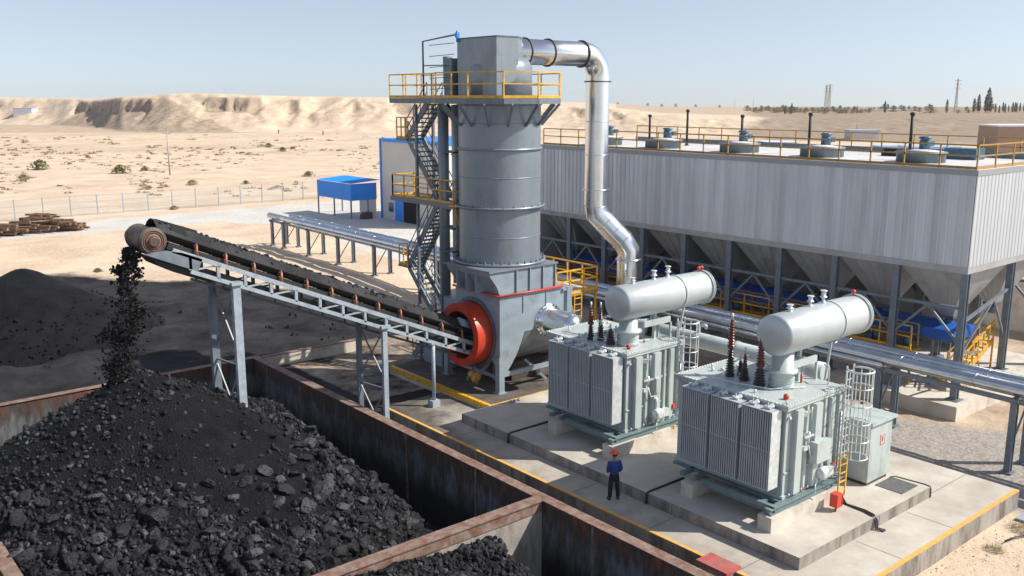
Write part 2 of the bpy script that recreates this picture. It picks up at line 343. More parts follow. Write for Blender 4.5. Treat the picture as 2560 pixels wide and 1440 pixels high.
    def prism(s, poly, z0, z1):
        n = len(poly); s.add([(x, y, z0) for x, y in poly]+[(x, y, z1) for x, y in poly],
              [tuple(reversed(range(n))), tuple(range(n, 2*n))]+[(i, (i+1) % n, n+(i+1) % n, n+i) for i in range(n)]); return s
    def extr(s, poly, d):
        """polygon of 3D points pushed along vector d"""
        n = len(poly); d = Vector(d); P = [Vector(p) for p in poly]
        s.add(P+[p+d for p in P], [tuple(reversed(range(n))), tuple(range(n, 2*n))]+[(i, (i+1) % n, n+(i+1) % n, n+i) for i in range(n)]); return s
    def build(s, name, mat, parent=None, loc=None):
        if parent is not None and name in SPLIT and len(s.f) and not getattr(s, 'one', False):
            parts = s.clusters()
            if 1 < len(parts) <= (30 if name == 'cladding_band' else 16):
                for m in parts[1:]: m.one = True; m.build(name, mat, parent)
                s = parts[0]; s.one = True
        me = bpy.data.meshes.new(name); o = bpy.data.objects.new(name, me)
        if parent is not None: org = ORG[parent.name]
        else:
            A = np.array(s.v); org = Vector(loc) if loc is not None else Vector(((A[:, 0].min()+A[:, 0].max())/2, (A[:, 1].min()+A[:, 1].max())/2, A[:, 2].min()))
        me.from_pydata([(x-org[0], y-org[1], z-org[2]) for x, y, z in s.v], [], s.f)
        me.polygons.foreach_set('use_smooth', s.s); me.materials.append(mat)
        import bmesh
        b = bmesh.new(); b.from_mesh(me); bmesh.ops.recalc_face_normals(b, faces=b.faces); b.to_mesh(me); b.free()
        COL.objects.link(o)
        if parent is not None: o.parent = parent
        else: o.location = org
        ORG[o.name] = Vector(org); return o
def tag(o, label=None, cat=None, group=None, kind=None):
    if label: o['label'] = label
    if cat: o['category'] = cat
    if group: o['group'] = group
    if kind: o['kind'] = kind
    return o
def thing(name, label, cat, loc, group=None):
    o = bpy.data.objects.new(name, None); COL.objects.link(o); o.location = loc; o.empty_display_size = .3
    ORG[o.name] = Vector(loc); return tag(o, label, cat, group)
def copy_tree(o, parent=None):
    c = o.copy(); COL.objects.link(c); ORG[c.name] = ORG[o.name]
    if parent is not None: c.parent = parent
    for ch in list(o.children): copy_tree(ch, c)
    return c
def np_mesh(name, V, T, mat, loc=(0, 0, 0), smooth=False, parent=None, attr=None):
    me = bpy.data.meshes.new(name); V = np.asarray(V, float)-np.array(loc); T = np.asarray(T)
    k = T.shape[1]
    me.vertices.add(len(V)); me.vertices.foreach_set('co', V.astype(np.float32).ravel())
    me.loops.add(T.size); me.loops.foreach_set('vertex_index', T.astype(np.int32).ravel())
    me.polygons.add(len(T)); me.polygons.foreach_set('loop_start', np.arange(0, T.size, k, dtype=np.int32)); me.polygons.foreach_set('loop_total', np.full(len(T), k, np.int32))
    me.polygons.foreach_set('use_smooth', np.full(len(T), smooth)); me.update(calc_edges=True)
    if attr is not None:
        a = me.color_attributes.new('cover', 'FLOAT_COLOR', 'POINT'); a.data.foreach_set('color', attr.astype(np.float32).ravel())
    me.materials.append(mat); o = bpy.data.objects.new(name, me); COL.objects.link(o)
    if parent is not None: o.parent = parent
    else: o.location = loc
    ORG[o.name] = Vector(loc); return o
def grid_faces(nx, ny, keep=None):
    i, j = np.meshgrid(np.arange(nx-1), np.arange(ny-1), indexing='ij'); a = (i*ny+j)
    F = np.stack([a, a+ny, a+ny+1, a+1], -1)
    return F.reshape(-1, 4) if keep is None else F[keep]

def railing(parent, pts, h=1.1, mat=None, spacing=1.4, r=.028, mids=(.55,), toe=True, name='railing'):
    mat = mat or YEL2; b = MB(); P = [Vector(p) for p in pts]
    for p, q in zip(P[:-1], P[1:]):
        for hh in (h,)+tuple(h*m for m in mids): b.bar(p+Vector((0, 0, hh)), q+Vector((0, 0, hh)), 2*r)
        if toe: b.bar(p+Vector((0, 0, .07)), q+Vector((0, 0, .07)), .02, .12)
    rl = b.build(name, mat, parent); done = []
    for p, q in zip(P[:-1], P[1:]):
        n = max(1, round((q-p).length/spacing))
        for i in range(n+1):
            c = p.lerp(q, i/n)
            if any((c-d).length < .2 for d in done): continue
            done.append(c); MB().bar(c, c+Vector((0, 0, h-r)), 2*r).build('rail_post', mat, rl)
    return rl

# ------------------------------------------------------------------ terrain
def to_world(u, D):
    """u = bearing tangent * 2372 + 1280, D = distance along the horizontal view axis"""
    lat = (np.asarray(u)-1280)*D/2372.0
    return lat*Rv.x+D*math.sin(AZ), lat*Rv.y+D*math.cos(AZ)
def to_polar(X, Y):
    D = X*math.sin(AZ)+Y*math.cos(AZ); lat = X*Rv.x+Y*Rv.y
    return 1280+2372*lat/np.maximum(D, 1), D
_u = [-900, 0, 120, 230, 300, 420, 1000, 1200, 1400, 1560, 1700, 1850, 2000, 2200, 2600, 3300]
_toe = [470, 470, 455, 415, 378, 368, 362, 368, 380, 350, 320, 318, 330, 325, 300, 300]
_uy = [-900, 0, 180, 245, 300, 400, 480, 560, 700, 860, 1000, 1150, 1380, 1470, 1560, 1640, 1760, 1850, 2000, 2200, 2600, 3300]
_ry = [243, 244, 247, 249, 243, 237, 233, 235, 240, 243, 246, 252, 262, 265, 273, 284, 289, 292, 296, 292, 293, 293]
_uw = [-900, 0, 230, 300, 1200, 1400, 1600, 1800, 3300]
_w = [60, 60, 50, 42, 42, 48, 75, 95, 110]
def base_z(X, Y):
    w = S((Y-33.3)/.6)*(1-S((X-27)/7)); w = np.maximum(w, S((Y-46)/20)*(1-S((X-60)/40))); w = np.maximum(w, S((Y-90)/40))
    return -.7+.6*w
def hill(u, D):
    X, Y = to_world(u, D); toe = np.interp(u, _u, _toe); Wd = np.interp(u, _uw, _w)
    lat = (u-1280)*D/2372.0
    toe = toe+14*(fbm(lat/40, D*0+3, 5, 3)-.5)
    zr = CAM_H-(np.interp(u, _uy, _ry)-240)*(toe+Wd)/2372.0
    ridge = np.abs(fbm(lat/9, D/26, 31, 4)-.5)*2; gul = fbm(lat/5+fbm(lat/15, D/15, 8, 2)*3, D/40, 77, 4)-.5
    t = (D-toe)/Wd; win = np.clip(t*3, 0, 1)*np.clip((1.12-t)*4, 0, 1)
    t2 = t+win*(.26*gul-.12*ridge)
    cl = S((fbm(lat/20, D*0, 91, 3)-.57)/.07)*np.where(u > 1560, .25, 1)
    soft = np.clip(t2, 0, 1)**1.05
    cliff = np.where(t2 < .70, np.clip(t2, 0, 1)*.78, np.where(t2 < .76, .546+(t2-.70)/.06*.33, .876+np.clip((t2-.76)/.24, 0, 1)*.124))
    prof = soft*(1-cl)+cliff*cl
    z0 = -.1+.5*(fbm(X/40, Y/40, 3, 4)-.5)
    far = S((D-620)/900)
    z = z0+(zr-z0)*np.clip(prof, 0, 1)
    z = z*(1-far)+(-3.5)*far
    return z, t, cl, gul, prof
def terr(X, Y):
    X = np.asarray(X, float); Y = np.asarray(Y, float); u, D = to_polar(X, Y); z, *_ = hill(u, D)
    near = base_z(X, Y)+.10*(fbm(X/6, Y/6, 2, 3)-.5)
    k = S((D-150)/30); return near*(1-k)+z*k
def ground_hills():
    us = np.arange(-700, 3060, 6.5)
    Ds = np.concatenate([np.arange(152, 290, 4), np.arange(290, 470, 1.5), np.arange(470, 620, 5), np.geomspace(620, 1700, 40)])
    U, D = np.meshgrid(us, Ds, indexing='ij'); X, Y = to_world(U, D); z, t, cl, gul, prof = hill(U, D)
    k = S((D-150)/30); z = (base_z(X, Y)+.10*(fbm(X/6, Y/6, 2, 3)-.5))*(1-k)+z*k
    z = z-2.5*(1-S((D-152)/8))+.03
    z = np.where(D > 1550, z-40*(D-1550)/150, z)
    at = np.zeros(U.shape+(4,))
    lat = (U-1280)*D/2372
    dark = .60*S((.75-np.abs(t-.35))/.3)*S((545-U+60*gul+200*(.4-t))/50)*S((U-230+160*(1-t))/60)                     # grey scree on the left slope
    dark = np.maximum(dark, .62*S((cl*(np.abs(t-.72) < .10)*1.0)))                         # exposed cliff bands
    dark = np.maximum(dark, .5*S((345-D)/-20)*(t < -.02)*S((700-U)/300))                   # gravel flat before the hill
    dark = np.maximum(dark, .42*(t < 0)*S((D-180)/60)*fbm(X/50, Y/12, 61, 4)*1.35)
    dark = np.maximum(dark, .95*S((U-1800-160*(fbm(X/50, Y/50, 24, 2)-.5))/140)*S((t+.6)/.4)*(.52+.75*fbm(X/45, Y/16, 14, 3)))
    dark = np.maximum(dark, .34*S(t*4)*S((1.1-t)*4))
    dark = np.maximum(dark, .5*(U > 1540)*S((t-1.1)/.4))
    at[..., 3] = dark
    V = np.stack([X, Y, z], -1).reshape(-1, 3)
    o = np_mesh('hills', V, grid_faces(len(us), len(Ds)), GROUND, smooth=True, attr=at.reshape(-1, 4)); tag(o, kind='structure')
    o['label'] = 'eroded sand bluffs and open desert behind the works'
ground_hills()

def inside(X, Y, poly):
    r = np.zeros(X.shape, bool); n = len(poly)
    for i in range(n):
        x1, y1 = poly[i]; x2, y2 = poly[(i+1) % n]
        c = ((y1 > Y) != (y2 > Y)) & (X < (x2-x1)*(Y-y1)/(y2-y1+1e-9)+x1); r ^= c
    return r
def sdist(X, Y, poly):
    d = np.full(X.shape, 1e9); n = len(poly)
    for i in range(n):
        x1, y1 = poly[i]; x2, y2 = poly[(i+1) % n]; dx, dy = x2-x1, y2-y1
        t = np.clip(((X-x1)*dx+(Y-y1)*dy)/(dx*dx+dy*dy), 0, 1); d = np.minimum(d, np.hypot(X-x1-t*dx, Y-y1-t*dy))
    return np.where(inside(X, Y, poly), d, -d)
BX0, BX1, BY0, BY1 = 4.4, 19.5, 8.0, 44.0       # bins, outer faces
TX1, TY1 = 21.1, 34.0                           # trench between bin wall and platform
def near_ground():
    def lines(lo, hi, a, b, fine, coarse, must):
        L = list(np.arange(lo, a, coarse))+list(np.arange(a, b, fine))+list(np.arange(b, hi, coarse)); L = [v for v in L if all(abs(v-m) > fine*.4 for m in must)]+list(must)
        return np.array(sorted(L))
    xs = lines(-140, 240, -10, 70, .5, 2.2, [BX0, BX1, TX1, 33.2]); ys = lines(-30, 230, 6, 125, .5, 2.2, [BY0, BY1, TY1])
    X, Y = np.meshgrid(xs, ys, indexing='ij'); U, D = to_polar(X, Y)
    Dc = np.clip(D, 1, 900); Hz, *_ = hill(U, Dc); k = S((D-150)/30)
    z = (base_z(X, Y)+.10*(fbm(X/6, Y/6, 2, 3)-.5)+.05*(fbm(X/1.3, Y/1.3, 12, 3)-.5)+.35*(fbm(X/4, Y/1.8, 13, 4)-.5)*S((Y-60)/8)*S((99-Y)/4)*S((40-X)/6)+.9*(fbm(X/3.2, Y/2.2, 63, 4)-.46)*S((Y-46)/3)*S((70-Y)/5)*S((31-X)/4))
    road = (Y > 100.5) & (Y < 110.5); z = np.where(road, z*.3+(-.12)*.7, z)
    z = z*(1-k)+Hz*k-3*S((D-160.5)/6)
    xc = (xs[1:]+xs[:-1])/2; yc = (ys[1:]+ys[:-1])/2; XC, YC = np.meshgrid(xc, yc, indexing='ij')
    keep = ~(((XC > BX0) & (XC < BX1) & (YC > BY0) & (YC < BY1)) | ((XC > BX1-.1) & (XC < TX1) & (YC > BY0) & (YC < TY1)))
    at = np.zeros(X.shape+(4,))
    coal = [(-60, 86), (0, 84), (14, 80), (19.5, 77), (23, 70), (28, 67.5), (30, 61), (32, 56), (34.5, 48), (35, 38), (34, 34), (20, 30), (0, 0), (-60, 0)]
    d = sdist(X, Y, coal); at[..., 0] = np.clip(.5+d/3.5, 0, 1.1)-.10*S((fbm(X/5, Y/5, 44, 3)-.56)/.08)
    at[..., 0] = np.where((X > 20.5) & (Y > 35) & (Y < 45.5), at[..., 0]*.5, at[..., 0])
    rd = np.minimum(Y-(101-.03*X), (109.5+.01*X)-Y); at[..., 1] = np.clip(.5+rd/1.2, 0, 1)*(X < 64)
    ap = [(40, 102), (42, 97), (45.5, 93), (46, 86), (43, 74), (42, 60), (60, 52), (60, 102)]
    at[..., 1] = np.maximum(at[..., 1], np.clip(.5+sdist(X, Y, ap)/1.2, 0, 1))
    gv = [(33, 18), (33, 6), (60, 2), (60, 12), (47, 14), (41, 15.5), (37.5, 22), (34, 30)]
    at[..., 2] = np.clip(.5+sdist(X, Y, gv)/2.5, 0, .85)*(X > 20)
    rt = [(14, 7), (36, 7), (45, 11), (60, 11), (60, -5), (14, -5)]; at[..., 2] = np.maximum(at[..., 2], np.clip(.5+sdist(X, Y, rt)/3, 0, .75))
    at[..., 3] = np.maximum(.55*S((X-33)/8)*S((60-Y)/20), .45*fbm(X/20, Y/6, 6, 3)*(Y > 112)) - .2*S((Y-112)/30)*0
    at[..., 3] = np.maximum(at[..., 3], .4*np.clip(1-np.abs(Y-99)/2.5, 0, 1)*(X < 60)*fbm(X/3, Y/3, 8, 3)*1.4)
    V = np.stack([X, Y, z], -1).reshape(-1, 3)
    o = np_mesh('ground', V, grid_faces(len(xs), len(ys), keep), GROUND, smooth=True, attr=at.reshape(-1, 4)); tag(o, kind='structure')
    o['label'] = 'sandy yard ground blackened by coal dust around the bins'
near_ground()

# pit and trench floors
o = MB().box(BX0, BY0, -3.2, BX1+.2, BY1, -2.6).build('pit_floor', COALD); tag(o, 'black coal dust floor of the bins', kind='structure')
o = MB().box(BX1, BY0, -2.5, TX1+.1, TY1+.3, -1.3).build('trench_floor', COALD); tag(o, 'dusty floor of the trench beside the platform', kind='structure')

# ------------------------------------------------------------------ concrete platform
PX0, PX1, PY0, PY1 = 20.95, 33.35, 12.05, 34.1
def slab_top(name, x0, x1, y0, y1, z, attrf, label, kind='structure', step=.3, parent=None):
    xs = np.linspace(x0, x1, max(2, int((x1-x0)/step))); ys = np.linspace(y0, y1, max(2, int((y1-y0)/step)))
    X, Y = np.meshgrid(xs, ys, indexing='ij'); at = np.zeros(X.shape+(4,)); r, g = attrf(X, Y); at[..., 0] = r; at[..., 1] = g
    return np_mesh(name, np.stack([X, Y, X*0+z], -1).reshape(-1, 3), grid_faces(len(xs), len(ys)), SLAB, attr=at.reshape(-1, 4), parent=parent)
b = MB(); b.box(PX0, PY0, -1.6, PX1, PY1, -.004); pf = b.build('pavement', CONCW); tag(pf, 'raised concrete platform under the transformers', kind='structure')
def pf_at(X, Y):
    r = .72*S((Y-26.5)/7)+.30*S((22.3-X)/1.3)*S((Y-20)/6)
    g = .42+.2*S((23-X)/1.5)+.0*X
    return np.clip(r, 0, .8), np.clip(g, 0, .8)
o = slab_top('pavement_surface', PX0, PX1, PY0, PY1, 0, pf_at, ''); tag(o, 'worn top of the concrete platform', kind='structure')
b = MB()
b.box(PX0-.004, PY0, -.03, PX0+.13, PY1, .006); b.box(PX0+.14, PY0-.004, -.03, PX1-.01, PY0+.14, .006)
o = b.build('edge_marking', YLINE); tag(o, 'yellow line painted on the platform edges', kind='structure')
b = MB()
for y in (14.9, 18.4, 22., 25.5, 29.): b.box(PX0+.16, y, .001, 22.4, y+.02, .004)
b.box(25.4, PY0+.15, .001, 25.42, 13.7, .0045); b.box(30.6, 13.9, .001, PX1-.02, 13.92, .004)
b.box(28.6, PY0+.15, .001, 28.62, 13.7, .0045)
o = b.build('joint_marking', MAT_G); tag(o, 'saw cut joints in the platform concrete', kind='structure')

# stepped concrete pad carrying both transformers
QX0, QX1, QY0, QY1, QZ = 22.43, 30.35, 13.78, 30.2, .4
b = MB(); b.box(QX0, QY0, .003, QX1, QY1, QZ-.004); pad = b.build('concrete_pad', CONCW); tag(pad, 'long stepped concrete pad under both transformers', 'concrete pad')
o = slab_top('top_surface', QX0, QX1, QY0, QY1, QZ, lambda X, Y: (.25*S((Y-27)/4), .38+0*X), '')
o.parent = pad; o.location = -ORG[pad.name]
b = MB()
for y in (16.2, 18.6, 20.9, 23.3, 25.6, 28): b.box(QX0-.004, y, .01, QX0+.02, y+.025, QZ-.02)
for x in (24.6, 26.9, 28.9): b.box(x, QY0-.004, .01, x+.025, QY0+.02, QZ-.02)
b.build('joint', MAT_G, pad)

# ------------------------------------------------------------------ coal bins
def wall(name, poly_boxes, label, mat=RUST, cap=None, extra=None):
    b = MB()
    for bx in poly_boxes: b.box(*bx)
    o = b.build(name, mat); tag(o, label, 'wall', None)
    if cap:
        c = MB()
        for bx in cap: c.box(*bx)
        c.build('cap_plate', RUSTCAP, o)
    if extra:
        c = MB()
        for bx in extra: c.box(*bx)
        c.build('flange', RUSTCAP, o)
    return o
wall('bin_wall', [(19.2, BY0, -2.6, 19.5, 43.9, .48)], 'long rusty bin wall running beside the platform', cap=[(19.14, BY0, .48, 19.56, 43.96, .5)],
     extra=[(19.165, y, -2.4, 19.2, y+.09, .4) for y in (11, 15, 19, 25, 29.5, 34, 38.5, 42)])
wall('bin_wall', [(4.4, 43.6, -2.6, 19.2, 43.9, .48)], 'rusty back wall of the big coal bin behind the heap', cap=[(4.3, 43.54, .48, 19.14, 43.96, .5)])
wall('bin_wall', [(4.7, 21.45, -2.6, 19.2, 21.7, .46)], 'cross wall of concrete and rusty steel between the two coal bins', mat=CONCW,
     cap=[(4.7, 21.36, .46, 19.14, 21.82, .5)], extra=[(4.7, 21.44, .1, 19.17, 21.41, .46)])
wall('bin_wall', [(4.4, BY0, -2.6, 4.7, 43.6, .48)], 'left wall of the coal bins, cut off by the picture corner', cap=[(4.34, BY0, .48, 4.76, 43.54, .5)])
wall('yard_wall', [(19.58, 43.3, -.5, 25.3, 43.55, .5)], 'low pale concrete wall continuing behind the big bin', mat=CONC,
     cap=[(19.58, 43.27, .5, 25.33, 43.58, .53)])

# rocks
def ico(sub):
    t = (1+5**.5)/2
    V = [(-1, t, 0), (1, t, 0), (-1, -t, 0), (1, -t, 0), (0, -1, t), (0, 1, t), (0, -1, -t), (0, 1, -t), (t, 0, -1), (t, 0, 1), (-t, 0, -1), (-t, 0, 1)]
    F = [(0, 11, 5), (0, 5, 1), (0, 1, 7), (0, 7, 10), (0, 10, 11), (1, 5, 9), (5, 11, 4), (11, 10, 2), (10, 7, 6), (7, 1, 8), (3, 9, 4), (3, 4, 2), (3, 2, 6), (3, 6, 8), (3, 8, 9), (4, 9, 5), (2, 4, 11), (6, 2, 10), (8, 6, 7), (9, 8, 1)]
    V = [np.array(v)/np.linalg.norm(v) for v in V]
    for _ in range(sub):
        c = {}; NF = []
        def mid(a, b):
            k = (min(a, b), max(a, b))
            if k not in c: m = V[a]+V[b]; V.append(m/np.linalg.norm(m)); c[k] = len(V)-1
            return c[k]
        for a, b_, d in F:
            x, y, z = mid(a, b_), mid(b_, d), mid(d, a); NF += [(a, x, z), (b_, y, x), (d, z, y), (x, y, z)]
        F = NF
    return np.array(V), np.array(F)
def rock_protos(n, sub, seed):
    r = np.random.default_rng(seed); V0, F = ico(sub); out = []
    for _ in range(n):
        V = V0.copy()
        for _k in range(9):                      # cut facets
            d = r.normal(size=3); d /= np.linalg.norm(d); lim = r.uniform(.5, .85)
            s = V@d; V = V-np.outer(np.maximum(s-lim, 0), d)
        V = V*r.uniform(.7, 1.1, 3)*np.array([1, 1, .8])+r.normal(size=V.shape)*.035
        out.append(V)
    return out, F
P1, F1 = rock_protos(10, 1, 3); P2, F2 = rock_protos(10, 2, 4)
def rand_rot(r):
    q = r.normal(size=4); q /= np.linalg.norm(q); w, x, y, z = q
    return np.array([[1-2*(y*y+z*z), 2*(x*y-z*w), 2*(x*z+y*w)], [2*(x*y+z*w), 1-2*(x*x+z*z), 2*(y*z-x*w)], [2*(x*z-y*w), 2*(y*z+x*w), 1-2*(x*x+y*y)]])
def rocks_mesh(name, pts, sizes, mat, protos, F, seed, loc, grey=0., mat2=None):
    r = np.random.default_rng(seed); VV = []; FF = []; k = 0; MI = []
    for p, s in zip(pts, sizes):
        V = protos[r.integers(len(protos))]@rand_rot(r).T*s*r.uniform(.8, 1.2, 3)+p; VV.append(V); FF.append(F+k); k += len(V); MI += [int(r.random() < grey)]*len(F)
    o = np_mesh(name, np.concatenate(VV), np.concatenate(FF), mat, loc)
    if mat2: o.data.materials.append(mat2); o.data.polygons.foreach_set('material_index', np.array(MI, np.int32))
    return o
PK = (10.1, 33.5)
def heap1(X, Y):
    dx = X-PK[0]; dy = Y-PK[1]; r = np.hypot(dx, dy); ang = np.arctan2(dy, dx)
    right = np.cos(ang-math.atan2(-.64, .77)); back = np.clip(dy/np.maximum(r, .01), 0, 1)
    zR = np.interp(r, [0, .5, 2.3, 4.6, 7.3, 9.4, 10.4, 12], [3.9, 3.8, 2.95, 1.6, .5, -.6, -1.5, -2.6])
    zD = np.interp(r, [0, .5, 1.2, 3.3, 5, 10, 14], [3.9, 3.8, 3.3, 2.3, 1.35, -1.2, -2.7])
    zB = 3.9-.70*r
    w = S((right-.2)/.6); z = zD*(1-w)+zR*w; z = z*(1-S((back-.35)/.5))+zB*S((back-.35)/.5)
    z = z+.40*(fbm(X/1.5, Y/1.5, 21, 5)-.5)*np.clip(r/2, .3, 1)+.25*(fbm(ang*5+fbm(X/2, Y/2, 3, 2), r/3, 27, 3)-.5)*np.clip(r/3, 0, 1)*np.clip((9-r)/3, 0, 1)
    e = np.minimum(-2.6+(18.2+.5*(fbm(X/2, Y/2, 9, 3)-.5)*2-X)*1.5, 9)
    z = np.minimum(z, np.where(X > 14, e, 9))
    return np.maximum(z, -2.75)
def heap2(X, Y):
    z = .32-.10*(X-12)-.12*np.maximum(20.6-Y, 0)+.3*(fbm(X/.8, Y/.8, 51, 3)-.5)
    e = -2.6+(18.7-.30*(21.4-Y)+.5*(fbm(X, Y, 19, 3)-.5)*2-X)*1.6
    return np.maximum(np.minimum(z, e), -2.75)
def heap3(X, Y):
    r = np.hypot(X-12.2, (Y-59.6)); z = 4.1-.56*np.sqrt(r*r+.5)+.7*(fbm(X/2.6, Y/2.6, 71, 4)-.5)*np.clip(r/2, .2, 1)
    r2 = np.hypot((X+2)/1.6, (Y-64)); z = np.maximum(z, 3.3-.5*np.sqrt(r2*r2+1)+.5*(fbm(X/3, Y/3, 72, 3)-.5))
    return z
def heap_mesh(name, f, x0, x1, y0, y1, step, label, zmin, mat=COALD):
    xs = np.arange(x0, x1+1e-6, step); ys = np.arange(y0, y1+1e-6, step); X, Y = np.meshgrid(xs, ys, indexing='ij'); Z = f(X, Y)+.05*(fbm(X*5, Y*5, 5, 2)-.5)
    Zc = (Z[1:, 1:]+Z[:-1, :-1])/2; keep = Zc > zmin
    o = np_mesh(name, np.stack([X, Y, Z], -1).reshape(-1, 3), grid_faces(len(xs), len(ys), keep), mat, (x0/2+x1/2, y0/2+y1/2, zmin), smooth=True)
    return tag(o, label, 'coal heap')
heap_mesh('coal_heap', heap1, 4.7, 19.15, 21.72, 43.55, .11, 'large black coal heap under the conveyor head in the big bin', -2.72)
heap_mesh('coal_heap', heap2, 8, 19.15, 14, 21.4, .11, 'flat topped coal heap in the near bin at the bottom edge', -2.72)
heap_mesh('coal_heap', heap3, -24, 22, 44.3, 78, .3, 'dark cone of coal in the yard at the left edge', -.25)
def scatter(f, x0, x1, y0, y1, n, dens, smin, smax, seed, power=2.2, sink=.25):
    r = np.random.default_rng(seed); X = r.uniform(x0, x1, n*4); Y = r.uniform(y0, y1, n*4); d = dens(X, Y); k = r.random(n*4) < d; X = X[k][:n]; Y = Y[k][:n]
    s = smin+(smax-smin)*r.random(len(X))**power; Z = f(X, Y)
    return np.stack([X, Y, Z+s*(1-2*sink)*.5], -1), s
def dens1(X, Y):
    r = np.hypot(X-PK[0], Y-PK[1]); z = heap1(X, Y)
    smooth_patch = S((1-np.hypot((X-12.2)/3.2, (Y-28.6)/3.8))/.5)
    lower = S((2.2-z)/2.6); left = S((11-X)/4)
    return np.clip(.10+.9*np.maximum(lower*.8, left*lower)+.25*fbm(X, Y, 3, 3)-.75*smooth_patch*(1-S((-.2-z)/.8)), .06, 1)*(z > -2.68)
pts, sz = scatter(heap1, 4.8, 18.9, 21.9, 43, 20000, dens1, .035, .15, 1, 1.6)
o = rocks_mesh('coal_rubble', pts, sz, COAL, P1, F1, 5, (11.5, 32, -2.6), .2, COALG); tag(o, 'small coal lumps strewn over the big heap', 'coal rubble', kind='stuff')
pts, sz = scatter(heap1, 4.8, 18.7, 21.95, 42, 1500, lambda X, Y: np.clip(1.1*S((1.1-heap1(X, Y))/2.6)-.55*S((1-np.hypot((X-12.2)/3.2, (Y-28.2)/3.8))/.5), .02, 1)*(heap1(X, Y) > -2.6), .14, .36, 2, 1.4)
o = rocks_mesh('coal_rubble', pts, sz, COAL, P1, F1, 6, (11.5, 32, -2.6), .10, COALG); tag(o, 'fist to head sized coal lumps on the lower slopes of the big heap', 'coal rubble', kind='stuff')
pts, sz = scatter(heap2, 8, 18.6, 15, 21.3, 5200, lambda X, Y: 1.*(heap2(X, Y) > -2.6), .05, .17, 3, 1.6)
o = rocks_mesh('coal_rubble', pts, sz, COAL, P1, F1, 7, (14, 19, -2.6), .06, COALG); tag(o, 'rough coal lumps covering the heap in the near bin', 'coal rubble', kind='stuff')
pts, sz = scatter(heap3, -20, 20, 45, 72, 2200, lambda X, Y: .8*(heap3(X, Y) > -.2)*S((2.5-heap3(X, Y))/2), .05, .16, 4, 2)
o = rocks_mesh('coal_rubble', pts, sz, COALD, P1, F1, 8, (8, 58, 0), 0); tag(o, 'loose lumps on the yard coal cone', 'coal rubble', kind='stuff')
def dens_y(X, Y): return (heap3(X, Y) < -.15)*np.clip(fbm(X/4, Y/4, 44, 3)*2.2-.75, .03, 1)
pts, sz = scatter(lambda X, Y: base_z(X, Y), 6, 31, 44.5, 68, 900, lambda X, Y: (heap3(X, Y) < -.15)*np.clip(fbm(X/3, Y/3, 44, 3)*5-3.1, .0, 1), .03, .15, 14, 2.5)
o = rocks_mesh('yard_debris', pts, sz, COALD, P1, F1, 9, (20, 55, 0), 0); tag(o, 'scattered coal crumbs on the blackened yard', 'coal crumbs', kind='stuff')
# biggest lumps, one object each
r = np.random.default_rng(40)
rock_me = []
for i, V in enumerate(P2):
    me = bpy.data.meshes.new('coal_lump'); me.from_pydata([tuple(v) for v in V], [], [tuple(int(a) for a in f) for f in F2]); me.materials.append(COAL if i % 4 else COALG); rock_me.append(me)
spots = []
named = [(13.2, 26.3, .42), (8.7, 27.4, .36), (10.6, 25.0, .40), (12.7, 25.2, .24), (10.3, 26.6, .2), (15.0, 24.6, .33), (11.9, 23.6, .34), (14.0, 27.6, .22), (16.2, 25.9, .22), (13.9, 30.2, .26), (12.7, 29.9, .2), (9.2, 24.0, .3), (6.9, 26.6, .38), (7.7, 24.6, .34), (8.4, 25.9, .28)]
for x, y, s in named: spots.append((x, y, s))
while len(spots) < 170:
    x, y = r.uniform(5.2, 17.6), r.uniform(22.3, 33)
    z = float(heap1(np.array([x]), np.array([y]))[0])
    if z > 1.3 or z < -2.3 or r.random() > .25+.8*max(0, min(1, (1.2-z)/2.2)): continue
    s = r.uniform(.2, .40)
    if any(math.hypot(x-a, y-b_) < (s+c)*.85 for a, b_, c in spots): continue
    spots.append((x, y, s))
for i, (x, y, s) in enumerate(spots):
    z = float(heap1(np.array([x]), np.array([y]))[0]); o = bpy.data.objects.new('coal_lump', rock_me[r.integers(10)]); COL.objects.link(o)
    o.location = (x, y, z+s*.22); o.rotation_euler = r.uniform(-.5, .5), r.uniform(-.5, .5), r.uniform(0, 6.28); o.scale = s*r.uniform(.9, 1.25), s*r.uniform(.8, 1.1), s*r.uniform(.6, .9)
    tag(o, 'big angular coal lump lying on the slope of the large heap', 'coal lump', 'big coal lumps on the large heap')

# ------------------------------------------------------------------ belt conveyor
CY0, CY1 = 32.7, 34.3; CYM = (CY0+CY1)/2
def zc(x): return 7.19-.4286*(x-14.06)                       # top chord
cv = thing('belt_conveyor', 'inclined grey steel belt conveyor carrying coal up to its rusty head drum', 'conveyor', (18, CYM, 0))
XH, XT = 11.0, 25.6
ns = Vector((.394, 0, .919))
for y, nm in ((CY0, 'near'), (CY1, 'far')):
    b = MB(); y0 = y
    P = lambda x, d=0: Vector((x, y0, zc(x)))-Vector((0, 0, d))
    b.bar(P(XH+.6), P(XT-.4), .12, .17); b.bar(P(XH+1.2, .58), P(XT-.5, .50), .12, .15)
    x = XH+1.2; k = 0
    while x < XT-.9:
        b.bar(P(x, .07), P(x, .52), .12, .11)
        b.bar(P(x+.1, .5), P(x+.95, .08), .05, .06) if k % 3 != 1 else None
        x += 1.02; k += 1
    b.build('side_truss', FRAMEL if y == CY0 else FRAME, cv)
